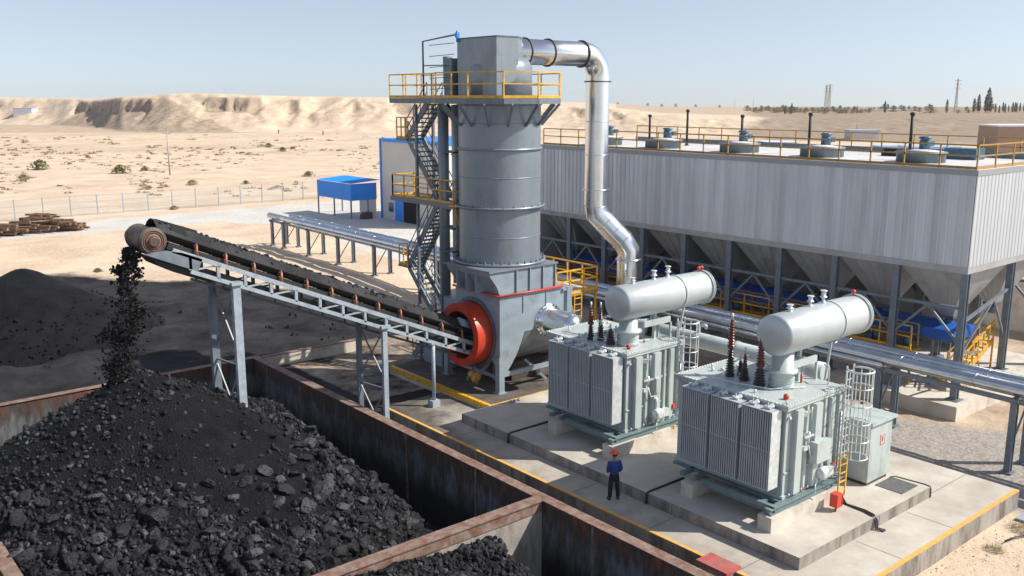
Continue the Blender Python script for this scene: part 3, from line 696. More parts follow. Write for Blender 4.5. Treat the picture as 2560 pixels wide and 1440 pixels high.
# cross members and underside chord, return belt
b = MB(); x = XH+1.2
while x < XT-.6: b.box(x-.05, CY0+.06, zc(x)-.56, x+.05, CY1-.06, zc(x)-.48); x += 1.02
b.build('cross_member', FRAME, cv)
b = MB(); b.bar((XH+.4, CYM, zc(XH+.4)-.42), (XT-.3, CYM, zc(XT-.3)-.36), 1.25, .16); b.build('return_belt', BELT, cv)
b = MB(); b.bar((XH+.5, CYM, zc(XH+.5)+.12), (XT-.3, CYM, zc(XT-.3)+.12), 1.34, .26); b.build('belt_gap_shade', BLACK, cv)  # black box added to stand in for shade in the gap under the belt
b = MB(); b.bar((XH+1.4, CYM-.25, zc(XH+1.4)-.88), (XT-1.2, CYM-.25, zc(XT-1.2)-.80), .14, .10)
x = XH+1.6
while x < XT-1.4: b.box(x-.03, CYM-.3, zc(x)-.86, x+.03, CYM-.2, zc(x)-.5); x += 1.02
b.build('lower_rail', STEEL_D, cv)
b = MB()
prof = [(-.66, .56), (-.62, .52), (-.34, .30), (.34, .30), (.62, .52), (.66, .56)]
xa, xb = XH+.25, XT
for (y1, z1), (y2, z2) in zip(prof[:-1], prof[1:]):
    for t0, t1 in zip(np.linspace(0, 1, 9)[:-1], np.linspace(0, 1, 9)[1:]):
        x0 = xa+(xb-xa)*t0; x1 = xa+(xb-xa)*t1
        b.extr([(x0, CYM+y1, zc(x0)+z1), (x1, CYM+y1, zc(x1)+z1), (x1, CYM+y2, zc(x1)+z2), (x0, CYM+y2, zc(x0)+z2)], (0, 0, -.025))
b.build('belt', BELT, cv)
x = XH+1.5
while x < XT-.4:                                             # idler sets
    b = MB(); z = zc(x)
    b.tube([(x, CY0+.02, z+.07), (x-.04, CY0-.02, z+.24), (x, CY0+.04, z+.42), (x+.03, CY0+.14, z+.50)], [.05, .055, .05, .035], 8)
    b.tube([(x, CY1-.02, z+.07), (x, CY1, z+.3), (x, CY1-.12, z+.5)], .03, 6)
    b.bar((x, CY0, z+.09), (x, CY1, z+.09), .05, .04)
    idl = b.build('idler_bracket', RUSTIDL, cv)
    c = MB(); c.cyl((x, CY0+.13, z+.44), (x, CYM-.36, z+.25), .06, n=10); c.cyl((x, CY1-.13, z+.44), (x, CYM+.36, z+.25), .06, n=10); c.cyl((x, CYM-.34, z+.21), (x, CYM+.34, z+.21), .06, n=10)
    c.build('roller', BAND, idl); x += 1.08
# head drum
dx, dz = 10.95, 8.62
b = MB(); b.lathe((dx, CY0-.02, dz), [(.38, 0), (.49, .02), (.50, .14), (.43, .16), (.45, .8), (.43, 1.42), (.48, 1.44), (.48, 1.52), (.3, 1.54)], 32, (0, 1, 0)); dr = b.build('head_drum', DRUM, cv)
b = MB(); b.lathe((dx, CY0-.16, dz), [(.15, 0), (.2, .03), (.2, .12), (.27, .13), (.27, .16)], 20, (0, 1, 0)); b.build('bearing', BAND, dr)
b = MB(); b.lathe((dx, CY0-.05, dz), [(.20, 0), (.20, -.03), (.26, -.03), (.26, 0)], 24, (0, 1, 0), caps=False); b.build('bearing_ring', RUSTIDL, dr)
b = MB()
for rr in (.33, .40): b.lathe((dx, CY0-.03, dz), [(rr-.02, 0), (rr-.02, -.02), (rr, -.02), (rr, 0)], 32, (0, 1, 0), caps=False)
b.build('rim', RUSTCAP, dr)
b = MB(); b.cyl((dx-.05, CY1-.1, dz), (dx-.05, CY1+.28, dz), .12, n=14); b.lathe((dx-.05, CY1+.28, dz), [(.30, 0), (.30, .08), (.1, .12)], 24, (0, 1, 0)); b.build('drive_sheave', BAND, dr)
for y in (CY0, CY1):
    b = MB(); b.extr([(dx-.35, y-.06, dz-.42), (dx+1.5, y-.06, zc(dx+1.5)-.5), (dx+1.7, y-.06, zc(dx+1.7)+.02), (dx+1.0, y-.06, zc(dx+1.0)+.02), (dx+.4, y-.06, dz-.36)], (0, .07, 0)); b.build('head_plate', FRAME, cv)
b = MB(); b.extr([(11.7, CY1-.1, 8.9), (13.2, CY1-.1, 8.15), (13.1, CY1-.1, 8.65), (11.6, CY1-.1, 9.22)], (0, .04, 0)); b.extr([(11.7, CY0+.28, 8.9), (12.3, CY0+.28, 8.65), (12.2, CY0+.28, 9.0), (11.75, CY0+.28, 9.15)], (0, .04, 0)); b.build('skirt_board', BLACK, cv)
b = MB(); b.extr([(dx-.1, CY0+.1, dz-.55), (13.0, CY0+.1, 7.1), (13.0, CY0+.1, 6.85), (11.6, CY0+.1, 7.45), (dx+.2, CY0+.1, 7.7)], (0, 1.4, 0)); b.build('drip_tray', BLACK, cv)
# legs
for x, zt, zb, w in ((13.85, 6.72, -2.6, .30), (20.25, zc(20.25)-.5, -1.3, .22)):
    for y, dxx in ((CY0-.0, 0), (CY1, -.3)):
        b = MB(); b.bar((x+dxx, y, zb), (x+dxx, y, zt), w*.72, w); b.box(x+dxx-.22, y-.2, zt-.02, x+dxx+.22, y+.2, zt+.1); b.box(x+dxx-.25, y-.25, zb, x+dxx+.25, y+.25, zb+.06)
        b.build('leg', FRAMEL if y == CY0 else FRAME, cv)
    b = MB(); h = zt-zb; n = 3 if h > 6 else 2
    for i in range(n):
        z0 = zb+h*i/n+.3; z1 = zb+h*(i+1)/n-.1
        b.bar((x, CY0, z0), (x-.3, CY1, z1), .05); b.bar((x-.3, CY1, z0), (x, CY0, z1), .05); b.bar((x, CY0, z1+.05), (x-.3, CY1, z1+.05), .06)
    b.build('leg_brace', FRAME, cv)
b = MB(); b.cyl((22.75, CY0, .3), (22.75, CY0, zc(22.75)-.52), .085, n=12); b.box(22.55, CY0-.2, .0, 22.95, CY0+.2, .3); b.box(22.6, CY0-.12, zc(22.75)-.6, 22.9, CY0+.12, zc(22.75)-.5); b.build('leg', FRAMEL, cv)
# tail: take up gear
b = MB(); b.cyl((25.2, CY0+.1, zc(25.2)+.1), (25.2, CY1-.1, zc(25.2)+.1), .3, n=20); b.build('tail_drum', DRUM, cv)
b = MB(); b.cyl((24.5, CYM-.3, zc(24.5)+.75), (25.3, CYM-.3, zc(25.3)+.75), .26, n=18); b.build('feed_chute', FRAMEL, cv)
b = MB(); b.lathe((25.0, 32.45, .95), [(.12, 0), (.26, .02), (.26, .14), (.12, .16)], 18, (0, 1, 0)); b.lathe((24.75, 32.5, 1.15), [(.08, 0), (.15, .02), (.15, .14), (.08, .16)], 14, (0, 1, 0)); b.bar((24.8, 32.6, 1.1), (25.1, 32.6, .6), .12); b.build('take_up_gear', YEL2, cv)

# coal on the belt (rests on it)
def belt_coal():
    xs = np.arange(XH+.2, XT-.3, .07); ys = np.linspace(-.66, .66, 21); X, Yy = np.meshgrid(xs, ys, indexing='ij')
    h = .56+.36*(1-(Yy/.66)**2)+.10*(fbm(X*3, Yy*3, 5, 3)-.5); h = np.where(np.abs(Yy) > .65, .54, h)
    Z = 7.19-.4286*(X-14.06)+h
    o = np_mesh('belt_coal', np.stack([X, Yy+CYM, Z], -1).reshape(-1, 3), grid_faces(len(xs), len(ys)), coal_mat('coal_on_belt', (.040, .041, .045), .04, 12), (18, CYM, 4), smooth=True); tag(o, 'ribbon of fine coal heaped along the conveyor belt', 'coal', kind='stuff')
    r = np.random.default_rng(2); n = 1500; x = r.uniform(XH+.3, XT-.4, n); y = r.normal(.12, .28, n).clip(-.52, .56); s = .02+.10*r.random(n)**4
    m_ = 46; x[:m_] = np.linspace(XH+1.0, XT-1.5, m_)+r.uniform(-.15, .15, m_); y[:m_] = r.uniform(0, .28, m_); s[:m_] = r.uniform(.08, .15, m_)
    z = 7.19-.4286*(x-14.06)+.54+.34*(1-(y/.62)**2)+s*.3
    o = rocks_mesh('belt_coal_lumps', np.stack([x, y+CYM, z], -1), s, COAL, P1, F1, 3, (18, CYM, 4)); tag(o, 'loose lumps riding on top of the belt coal', 'coal', kind='stuff')
belt_coal()
def falling():
    r = np.random.default_rng(12); n = 4200; t = r.random(n)**.8; z = 8.35-t*4.6
    cx = 10.45-.75*t-.25*np.sin(t*9); cy = CYM+.05*np.sin(t*14)+.0*t
    nc = 42; ct = r.random(nc)**.85; ck = r.integers(nc, size=n); loose = r.random(n) < .25; t = np.where(loose, t, np.clip(ct[ck]+r.normal(0, .024, n), 0, 1)); z = 8.35-t*4.6
    co_x = r.normal(0, 1, nc)[ck]*1.1*(1-loose); co_y = r.normal(0, 1, nc)[ck]*.8*(1-loose); cx = 10.45-.75*t; cy = CYM+.0*t
    w = .13+.17*t; clump = 1.
    sp_ = np.where(loose, 1.2, .55); x = cx+(co_x+r.normal(0, 1, n).clip(-2.2, 2.2)*sp_)*w; y = cy+(co_y+r.normal(0, 1, n).clip(-2.2, 2.2)*sp_)*(w+.06)
    s = np.where(r.random(n) < .75, r.uniform(.015, .05, n), r.uniform(.05, .115, n))*(1-.2*t)
    o = rocks_mesh('falling_coal', np.stack([x, y, z], -1), s, COALF, P1, F1, 5, (10, CYM, 3.8)); tag(o, 'stream of black coal falling from the drum onto the heap', 'falling coal', kind='stuff')
falling()

# ------------------------------------------------------------------ tower
TC = Vector((27.25, 33.55)); TR = 1.9
# base slab
b = MB(); b.box(24.12, 30.4, -1, 33.2, 38.5, .296); sb = b.build('tower_base_slab', CONC); tag(sb, 'low concrete slab with yellow edge under the tower', 'concrete pad')
b = MB(); b.box(24.116, 30.4, .06, 24.3, 38.5, .302); b.box(24.31, 30.396, .22, 33.2, 30.52, .302); b.build('edge_marking', YEL, sb)
o = slab_top('top_surface', 24.31, 33.19, 30.53, 38.49, .2985, lambda X, Y: (.88+0*X, .5+0*X), ''); o.parent = sb; o.location = -ORG[sb.name]

tw = thing('scrubber_tower', 'tall grey cylindrical steel tower on a boxy blue grey base', 'tower', (TC.x, TC.y, .3))
b = MB(); b.lathe((TC.x, TC.y, 0), [(TR, 5.95), (TR, 13.3)], 72, caps=False); b.build('shell', STEEL, tw)
for z, rr, hh in ((11.26, .07, .05), (8.65, .20, .05), (6.1, .26, .05), (13.25, .05, .06)):
    b = MB(); b.lathe((TC.x, TC.y, 0), [(TR-.02, z-hh), (TR+rr, z-hh), (TR+rr, z+hh), (TR-.02, z+hh)], 72, caps=False); b.build('ring_flange', STEEL, tw)
for z in (10.0, 7.3, 12.4):
    b = MB(); b.lathe((TC.x, TC.y, 0), [(TR-.02, z-.02), (TR+.012, z-.015), (TR+.012, z+.015), (TR-.02, z+.02)], 72, caps=False); b.build('weld_seam', STEEL, tw)
b = MB()
for i in range(34):
    a = 2*PI*i/34; c = (TC.x+math.cos(a)*(TR+.16), TC.y+math.sin(a)*(TR+.16)); b.cyl((*c, 6.1), (*c, 6.28), .035, n=8); b.cyl((*c, 6.12), (*c, 6.2), .06, n=6)
for i in range(26):
    a = 2*PI*i/26; c = (TC.x+math.cos(a)*(TR+.13), TC.y+math.sin(a)*(TR+.13)); b.cyl((*c, 8.7), (*c, 8.78), .03, n=6)
b.build('flange_bolt', STEEL_D, tw)
# upper drum and octagonal head
UC = (27.5, 33.76)
b = MB(); b.lathe((UC[0], UC[1], 0), [(1.45, 13.3), (1.45, 14.9), (1.2, 15.3)], 56); b.build('upper_drum', STEEL, tw)
hp = [(26.12, 32.34), (27.4, 32.34), (28.2, 33.0), (28.2, 34.9), (27.6, 35.45), (26.12, 35.2), (25.75, 34.6), (25.95, 33.1)]
hp = [(26.12, 32.34), (27.35, 32.34), (28.15, 33.0), (28.15, 34.9), (27.6, 35.45), (26.12, 35.2)]
b = MB(); b.prism(hp, 14.62, 16.12); hd = b.build('head_box', STEEL, tw)
b = MB(); b.prism([(27.1+(x-27.1)*1.015, 33.8+(y-33.8)*1.015) for x, y in hp], 16.12, 16.18); b.build('lid', STEEL_D, hd)
b = MB(); b.extr([(26.12, 32.335, 14.62), (27.35, 32.335, 14.62), (27.1, 32.335, 14.25), (26.75, 32.335, 14.12), (26.4, 32.335, 14.2), (26.12, 32.335, 14.45)], (0, .4, 0)); b.extr([(26.118, 32.34, 14.62), (26.118, 35.15, 14.62), (26.118, 35.15, 13.5), (26.118, 32.34, 13.5)], (.3, 0, 0)); b.build('transition_plate', STEEL, tw)
# deck
dk = [(24.9, 40.0), (24.9, 33.6), (25.25, 32.0), (26.2, 31.0), (27.7, 30.85), (29.2, 31.3), (30.1, 32.6), (30.2, 34.3), (29.4, 35.8), (28.0, 36.6), (28.0, 40.0)]
dk = [(25.5, 40.0), (25.5, 36.4), (24.75, 35.0), (24.8, 32.7), (25.7, 31.35), (27.2, 30.8), (28.8, 31.2), (29.95, 32.4), (30.2, 34.0), (29.6, 35.6), (28.3, 36.6), (27.4, 36.8), (27.4, 40.0)]
b = MB(); b.prism(dk, 13.30, 13.36); P = dk
for (x0, y0), (x1, y1) in zip(P, P[1:]+P[:1]): b.bar((x0, y0, 13.38), (x1, y1, 13.38), .08, .24)
de = b.build('deck', FRAME, tw)
railing(tw, [(x, y, 13.5) for x, y in P]+[(P[0][0], P[0][1], 13.5)], 1.12, YEL, 1.15, .026)
for k in range(14):
    b = MB(); a = 2*PI*k/14+.2; d = Vector((math.cos(a), math.sin(a)))
    p = TC+d*(TR+.02); q = TC+d*(2.75)
    b.bar((p.x, p.y, 12.3), (q.x, q.y, 13.25), .07, .12); b.build('deck_bracket', FRAME, tw)
# side pipes
b = MB(); b.cyl((25.95, 36.1, 4.1), (25.95, 36.1, 13.2), .23, n=20); b.build('riser_pipe', STEEL, tw)
b = MB(); b.cyl((26.0, 35.35, 4.8), (26.0, 35.35, 13.2), .13, n=16)
for z in (6.2, 7.4, 8.9, 10.9, 12.6): b.cyl((26.0, 35.35, z), (26.0, 35.35, z+.06), .18, n=16)
b.build('riser_pipe', TLITE, tw)
b = MB()
for z in (6.3, 7.4, 11.0): b.box(25.75, 35.2, z, 26.6, 36.35, z+.06)
b.build('pipe_clamp', STEEL_D, tw)
b = MB(); b.box(26.0, 35.5, 13.5, 26.8, 36.1, 15.3); b.cyl((26.3, 36.2, 14.0), (26.3, 36.2, 15.4), .22, n=12); b.build('junction_cabinet', HATCH, tw)
b = MB(); b.cyl((26.05, 35.1, 16.0), (26.05, 35.1, 16.5), .05, n=8); b.box(25.98, 35.03, 16.2, 26.14, 35.17, 16.42); b.build('level_gauge', BLUE, tw)
b = MB(); pts = [(25.6, 37.2, 13.5), (25.6, 37.2, 16.1), (26.1, 35.2, 16.35)]
b.tube(pts, .045, 6); b.bar((25.6, 37.2, 15.0), (26.2, 35.3, 15.0), .05)
for z in (13.9, 14.4, 14.9, 15.4, 15.9): b.bar((25.6, 36.7, z), (26.1, 35.4, z+.08), .03)
b.build('hoist_frame', STEEL_D, tw)
# base housings
LX, RY = 25.53, 31.44
b = MB(); fy1 = 34.75
b.extr([(LX, fy1, 4.8), (LX, RY, 4.8), (LX, RY, 3.0), (LX, 35.75, 3.0), (LX, 35.75, 4.15), (LX, fy1, 4.15)], (4.2, 0, 0)); b.extr([(LX, RY, 3.0), (LX, RY, 1.25), (LX, RY+.55, 1.75), (LX, RY+1.9, 1.35), (LX, 34.9, 1.75), (LX, 35.75, 2.2), (LX, 35.75, 3.0)], (.5, 0, 0)); b.extr([(LX+.5, RY, 3.0), (LX+1.45, RY, 3.0), (LX+1.25, RY, 2.5), (LX+1.0, RY, 2.0), (LX+.75, RY, 1.65), (LX+.5, RY, 1.35)], (0, .12, 0))
b.build('base_housing', HOUSE, tw)
b = MB(); b.extr([(24.98, RY+.03, 5.95), (28.9, RY+.03, 5.95), (28.9, RY+.03, 4.87), (25.56, RY+.03, 4.87), (25.50, RY+.03, 5.0), (25.40, RY+.03, 5.25), (25.22, RY+.03, 5.5), (25.02, RY+.03, 5.75)], (0, 3.2, 0)); b.build('upper_housing', HOUSE, tw)
b = MB(); b.box(24.9, RY-.06, 5.95, 29.0, 34.85, 6.03); b.build('top_plate', STEEL, tw)
b = MB()
for x in (26.5, 27.3, 28.1, 28.86): b.box(x-.03, RY-.05, 4.9, x+.03, RY+.03, 5.93)
for y in (32.5, 33.2, 33.9): b.box(24.98, y-.03, 4.9, 25.1, y+.03, 5.93); b.box(25.1, y-.03, 4.9, 25.5, y+.03, 5.4)
for x in (26.9, 28.3): b.box(x-.02, RY-.04, 3.9, x+.02, RY-.0, 4.75)
b.build('stiffener', HOUSE, tw)
b = MB(); b.tube([(LX-.1, 34.8, 4.86), (LX-.1, RY-.08, 4.84), (29.3, RY-.08, 4.84)], .055, 8); b.build('red_pipe', REDPIPE, tw)
b = MB(); b.box(29.55, RY-.12, 3.1, 29.85, RY+.2, 4.75); b.box(29.3, RY-.1, 4.6, 29.9, RY+.05, 4.72); b.build('corner_bracket', HOUSE, tw)
# drum lying under the housing, belly visible
b = MB(); b.lathe((26.35, 33.0, 2.9), [(1.35, 0), (1.535, .12), (1.535, 3.9), (1.3, 4.1)], 48, (1, 0, 0)); b.build('rotary_drum', pmat('drum_steel', (.22, .235, .25), .38, .4, .12, 1.5), tw)
# orange ring hood
b = MB(); yc, zcn = 33.35, 2.85; N = 40
inner = [(1.12, 0), (1.12, .85), (1.46, .85), (1.46, 0), (1.12, 0)]
b.lathe((LX-.88, yc, zcn), [(1.12, 0), (1.47, .0)], N, (1, 0, 0), caps=False); b.lathe((LX-.88, yc, zcn), [(1.47, 0), (1.47, .88)], N, (1, 0, 0), caps=False); b.lathe((LX-.88, yc, zcn), [(1.12, 0), (1.12, .88)], N, (1, 0, 0), caps=False)
b.build('ring_hood', ORANGE, tw)
b = MB(); b.lathe((LX-.03, yc, zcn), [(1.62, 0), (1.62, .02)], N, (1, 0, 0)); b.build('back_plate', DARK, tw)
b = MB(); b.lathe((LX-.06, yc, zcn), [(1.50, 0), (1.66, 0), (1.66, .05), (1.5, .05)], N, (1, 0, 0), caps=False)
for k in range(28): a = 2*PI*k/28; b.cbox((LX-.08, yc+1.58*math.cos(a), zcn+1.58*math.sin(a)), (.05, .05, .05))
b.build('ring_flange', STEEL_D, tw)
# stub duct on the right face
sx_, sz_ = 28.44, 3.32
b = MB(); b.lathe((sx_, RY+.3, sz_), [(.80, 0), (.80, .36), (.74, .40), (.70, .42), (.70, .5), (.64, .52), (.60, .60), (.60, 1.9), (.52, 2.15), (.36, 2.3), (.2, 2.36)], 36, (0, -1, 0)); b.build('stub_duct', GALV, tw)
b = MB()
for k in range(20): a = 2*PI*k/20; b.cbox((sx_+.76*math.cos(a), RY-.09, sz_+.76*math.sin(a)), (.05, .06, .05))
b.build('flange_bolt', BAND, tw)
# legs and base frame
for x, y in ((25.62, 31.55), (29.55, 31.55), (25.62, 35.55), (29.55, 35.55)):
    b = MB(); b.box(x-.15, y-.15, .3, x+.15, y+.15, 1.9 if y > 33 else 2.0); b.box(x-.24, y-.24, .298, x+.24, y+.24, .34); b.build('leg', HOUSE, tw)
b = MB(); b.bar((25.7, 31.5, 1.15), (31.2, 31.5, 1.15), .14, .2); b.bar((25.62, 31.6, 1.0), (25.62, 35.5, 1.0), .1, .14); b.bar((25.7, 33.6, .4), (27, 33.4, 1.6), .14); b.bar((28.5, 31.6, .4), (27.4, 31.9, 1.5), .12)
b.bar((25.62, 34, .35), (25.62, 33.2, 1.4), .1); b.box(26.6, 33, .3, 27.0, 33.3, 1.4); b.build('base_frame', HOUSE, tw)
b = MB(); b.box(27.2, 32.6, .3, 29.0, 34.4, .9); b.cyl((27.0, 33.0, .95), (29.2, 33.0, .95), .38, n=20); b.cyl((29.2, 33.0, .95), (29.9, 33.0, .95), .22, n=16); b.build('drive_motor', BAND, tw)
b = MB(); b.box(26.0, 36.2, .3, 28.0, 38.2, 2.7); b.build('side_cabinet', HOUSE, tw)
# stair tower
st = thing('stair_tower', 'zigzag open grated stairs climbing the left side of the tower', 'staircase', (26.4, 38, .3))
for x, y in ((25.95, 38.4), (25.95, 36.45), (26.95, 38.4), (26.95, 36.45)):
    b = MB(); b.bar((x, y, .3), (x, y, 13.2), .12, .12); b.build('column', FRAME, st)
def flight(y0, z0, y1, z1, xa=26.02, xb=26.88):
    b = MB()
    for x in (xa, xb): b.bar((x, y0, z0), (x, y1, z1), .06, .30)
    n = int(abs(z1-z0)/.21)
    fl_ = b.build('flight', FRAME, st)
    t = MB()
    for i in range(n):
        f = (i+.5)/n; y = y0+(y1-y0)*f; z = z0+(z1-z0)*f; t.box(xa+.03, y-.13, z-.03, xb-.03, y+.13, z+.03)
    t.build('tread', STEEL_D, fl_)
    t = MB()
    for x in (xa-.02, xb+.02):
        for h in (.95, .5): t.bar((x, y0, z0+h), (x, y1, z1+h), .035)
        for i in range(4): f = i/3; y = y0+(y1-y0)*f; z = z0+(z1-z0)*f; t.bar((x, y, z), (x, y, z+.95), .035)
    t.build('handrail', FRAME, fl_)
flight(37.5, 13.3, 39.3, 11.55); flight(39.2, 11.45, 36.75, 8.75); flight(36.75, 8.55, 39.4, 5.1); flight(39.4, 5.0, 37.1, 2.7); flight(37.0, 2.6, 39.2, .35)
for y0, y1, z in ((39.25, 40.2, 11.5), (39.3, 40.25, 5.05), (36.3, 37.1, 2.65)):
    b = MB(); b.box(25.9, y0, z-.08, 27.0, y1, z+.02); ld = b.build('landing', FRAME, st)
    if z > 3: railing(st, [(25.95, y0+.1, z), (25.95, y1-.05, z), (26.95, y1-.05, z)], 1.05, YEL, .5, .025)
b = MB(); b.box(25.6, 34.9, 8.5, 27.0, 40.3, 8.6); b.box(25.55, 34.9, 8.42, 25.6, 40.3, 8.64); b.build('mid_deck', FRAME, st)
railing(st, [(25.65, 40.2, 8.62), (25.65, 35.0, 8.62), (26.2, 34.95, 8.62)], 1.1, YEL, 1.0, .028); railing(st, [(25.65, 40.2, 8.62), (26.95, 40.2, 8.62), (26.95, 38.5, 8.62)], 1.1, YEL, 1.2, .028)
b = MB(); b.bar((25.9, 35.2, 8.5), (26.1, 35.2, 7.6), .08); b.box(25.3, 34.3, 8.58, 26.0, 34.9, 8.64); b.build('bracket', YEL, st)

# duct
def arc(c, r, a0, a1, ex, ey, n=7):
    ex = Vector(ex); ey = Vector(ey); c = Vector(c); return [c+ex*(r*math.cos(a0+(a1-a0)*i/n))+ey*(r*math.sin(a0+(a1-a0)*i/n)) for i in range(n+1)]
DY = 33.6; RD = .585
pts = [Vector((28.0, DY, 15.6)), Vector((32.55, DY, 15.6))]+arc((32.55, DY, 14.55), 1.05, PI/2, 0, (1, 0, 0), (0, 0, 1), 10)[1:]+[Vector((33.6, DY, 8.25))]
dd = Vector((.768, -.641, 0)); L0 = Vector((33.6, DY, 0)); L1 = L0+dd*1.75
k = .45; p0 = L0+Vector((0, 0, 8.0)); p1 = L0+Vector((0, 0, 7.8)); q1 = L1+Vector((0, 0, 5.9)); q2 = L1+Vector((0, 0, 5.4))
pts += [p1+(q1-p1)*0.08-dd*.04, p1+(q1-p1)*.28, p1+(q1-p1)*.52, p1+(q1-p1)*.76+dd*.06, q1+Vector((0, 0, -.1)), q2, L1+Vector((0, 0, .2))]
b = MB(); b.tube(pts, RD, 32); dt = b.build('exhaust_duct', GALV, loc=(34, 33, 0)); tag(dt, 'shiny galvanised duct bending down from the tower top', 'duct')
for o_ in dt.data.polygons: pass
for x in (28.75, 30.2, 32.4): b = MB(); b.lathe((x, DY, 15.6), [(RD, -.02), (RD+.07, -.02), (RD+.07, .05), (RD, .05)], 32, (1, 0, 0), caps=False); b.build('dark_flange', BAND, dt)
b = MB()
b.lathe((33.6, DY, 14.3), [(RD, -.03), (RD+.09, -.03), (RD+.09, .03), (RD, .03)], 32, caps=False)
b.build('dark_flange', BAND, dt)
b = MB()
for z in (12.35, 10.7, 8.95, 8.1): b.lathe((33.6, DY, z), [(RD, -.02), (RD+(.09 if z == 8.95 else .03), -.02), (RD+(.09 if z == 8.95 else .03), .02), (RD, .02)], 32, caps=False)
b.lathe((L1.x, L1.y, 5.35), [(RD, -.03), (RD+.08, -.03), (RD+.08, .03), (RD, .03)], 32, caps=False)
for i in (-6, -5, -4):
    d = (pts[i+1]-pts[i-1]).normalized(); b.lathe(pts[i], [(RD, -.02), (RD+.025, -.02), (RD+.025, .02), (RD, .02)], 32, tuple(d), caps=False)
b.build('seam_band', GALV, dt)

# yellow access platform right of the tower
ap = thing('access_platform', 'small yellow railed platform between the tower and the duct', 'platform', (33, 36, 0))
b = MB(); b.box(31.0, 33.7, 3.55, 34.0, 39.5, 3.7); b.build('deck', YEL2, ap); b = MB(); b.box(31.02, 33.72, 3.7, 33.98, 39.4, 3.712); b.build('deck_surface', CONC, ap)
railing(ap, [(31.05, 39.4, 3.7), (31.05, 33.75, 3.7), (33.95, 33.75, 3.7), (33.95, 39.4, 3.7)], 1.2, YEL, 1.1, .035)
for x, y in ((31.1, 33.8), (33.9, 33.8), (31.1, 39.3), (33.9, 39.3)): MB().bar((x, y, -.7), (x, y, 3.55), .1).build('leg', YEL, ap)
b = MB(); b.bar((32.2, 33.6, -.7), (32.2, 33.6, 3.7), .05); b.bar((32.7, 33.6, -.7), (32.7, 33.6, 3.7), .05)
for i in range(13): b.bar((32.2, 33.6, -.4+.32*i), (32.7, 33.6, -.4+.32*i), .04)
b.build('ladder', YEL, ap)

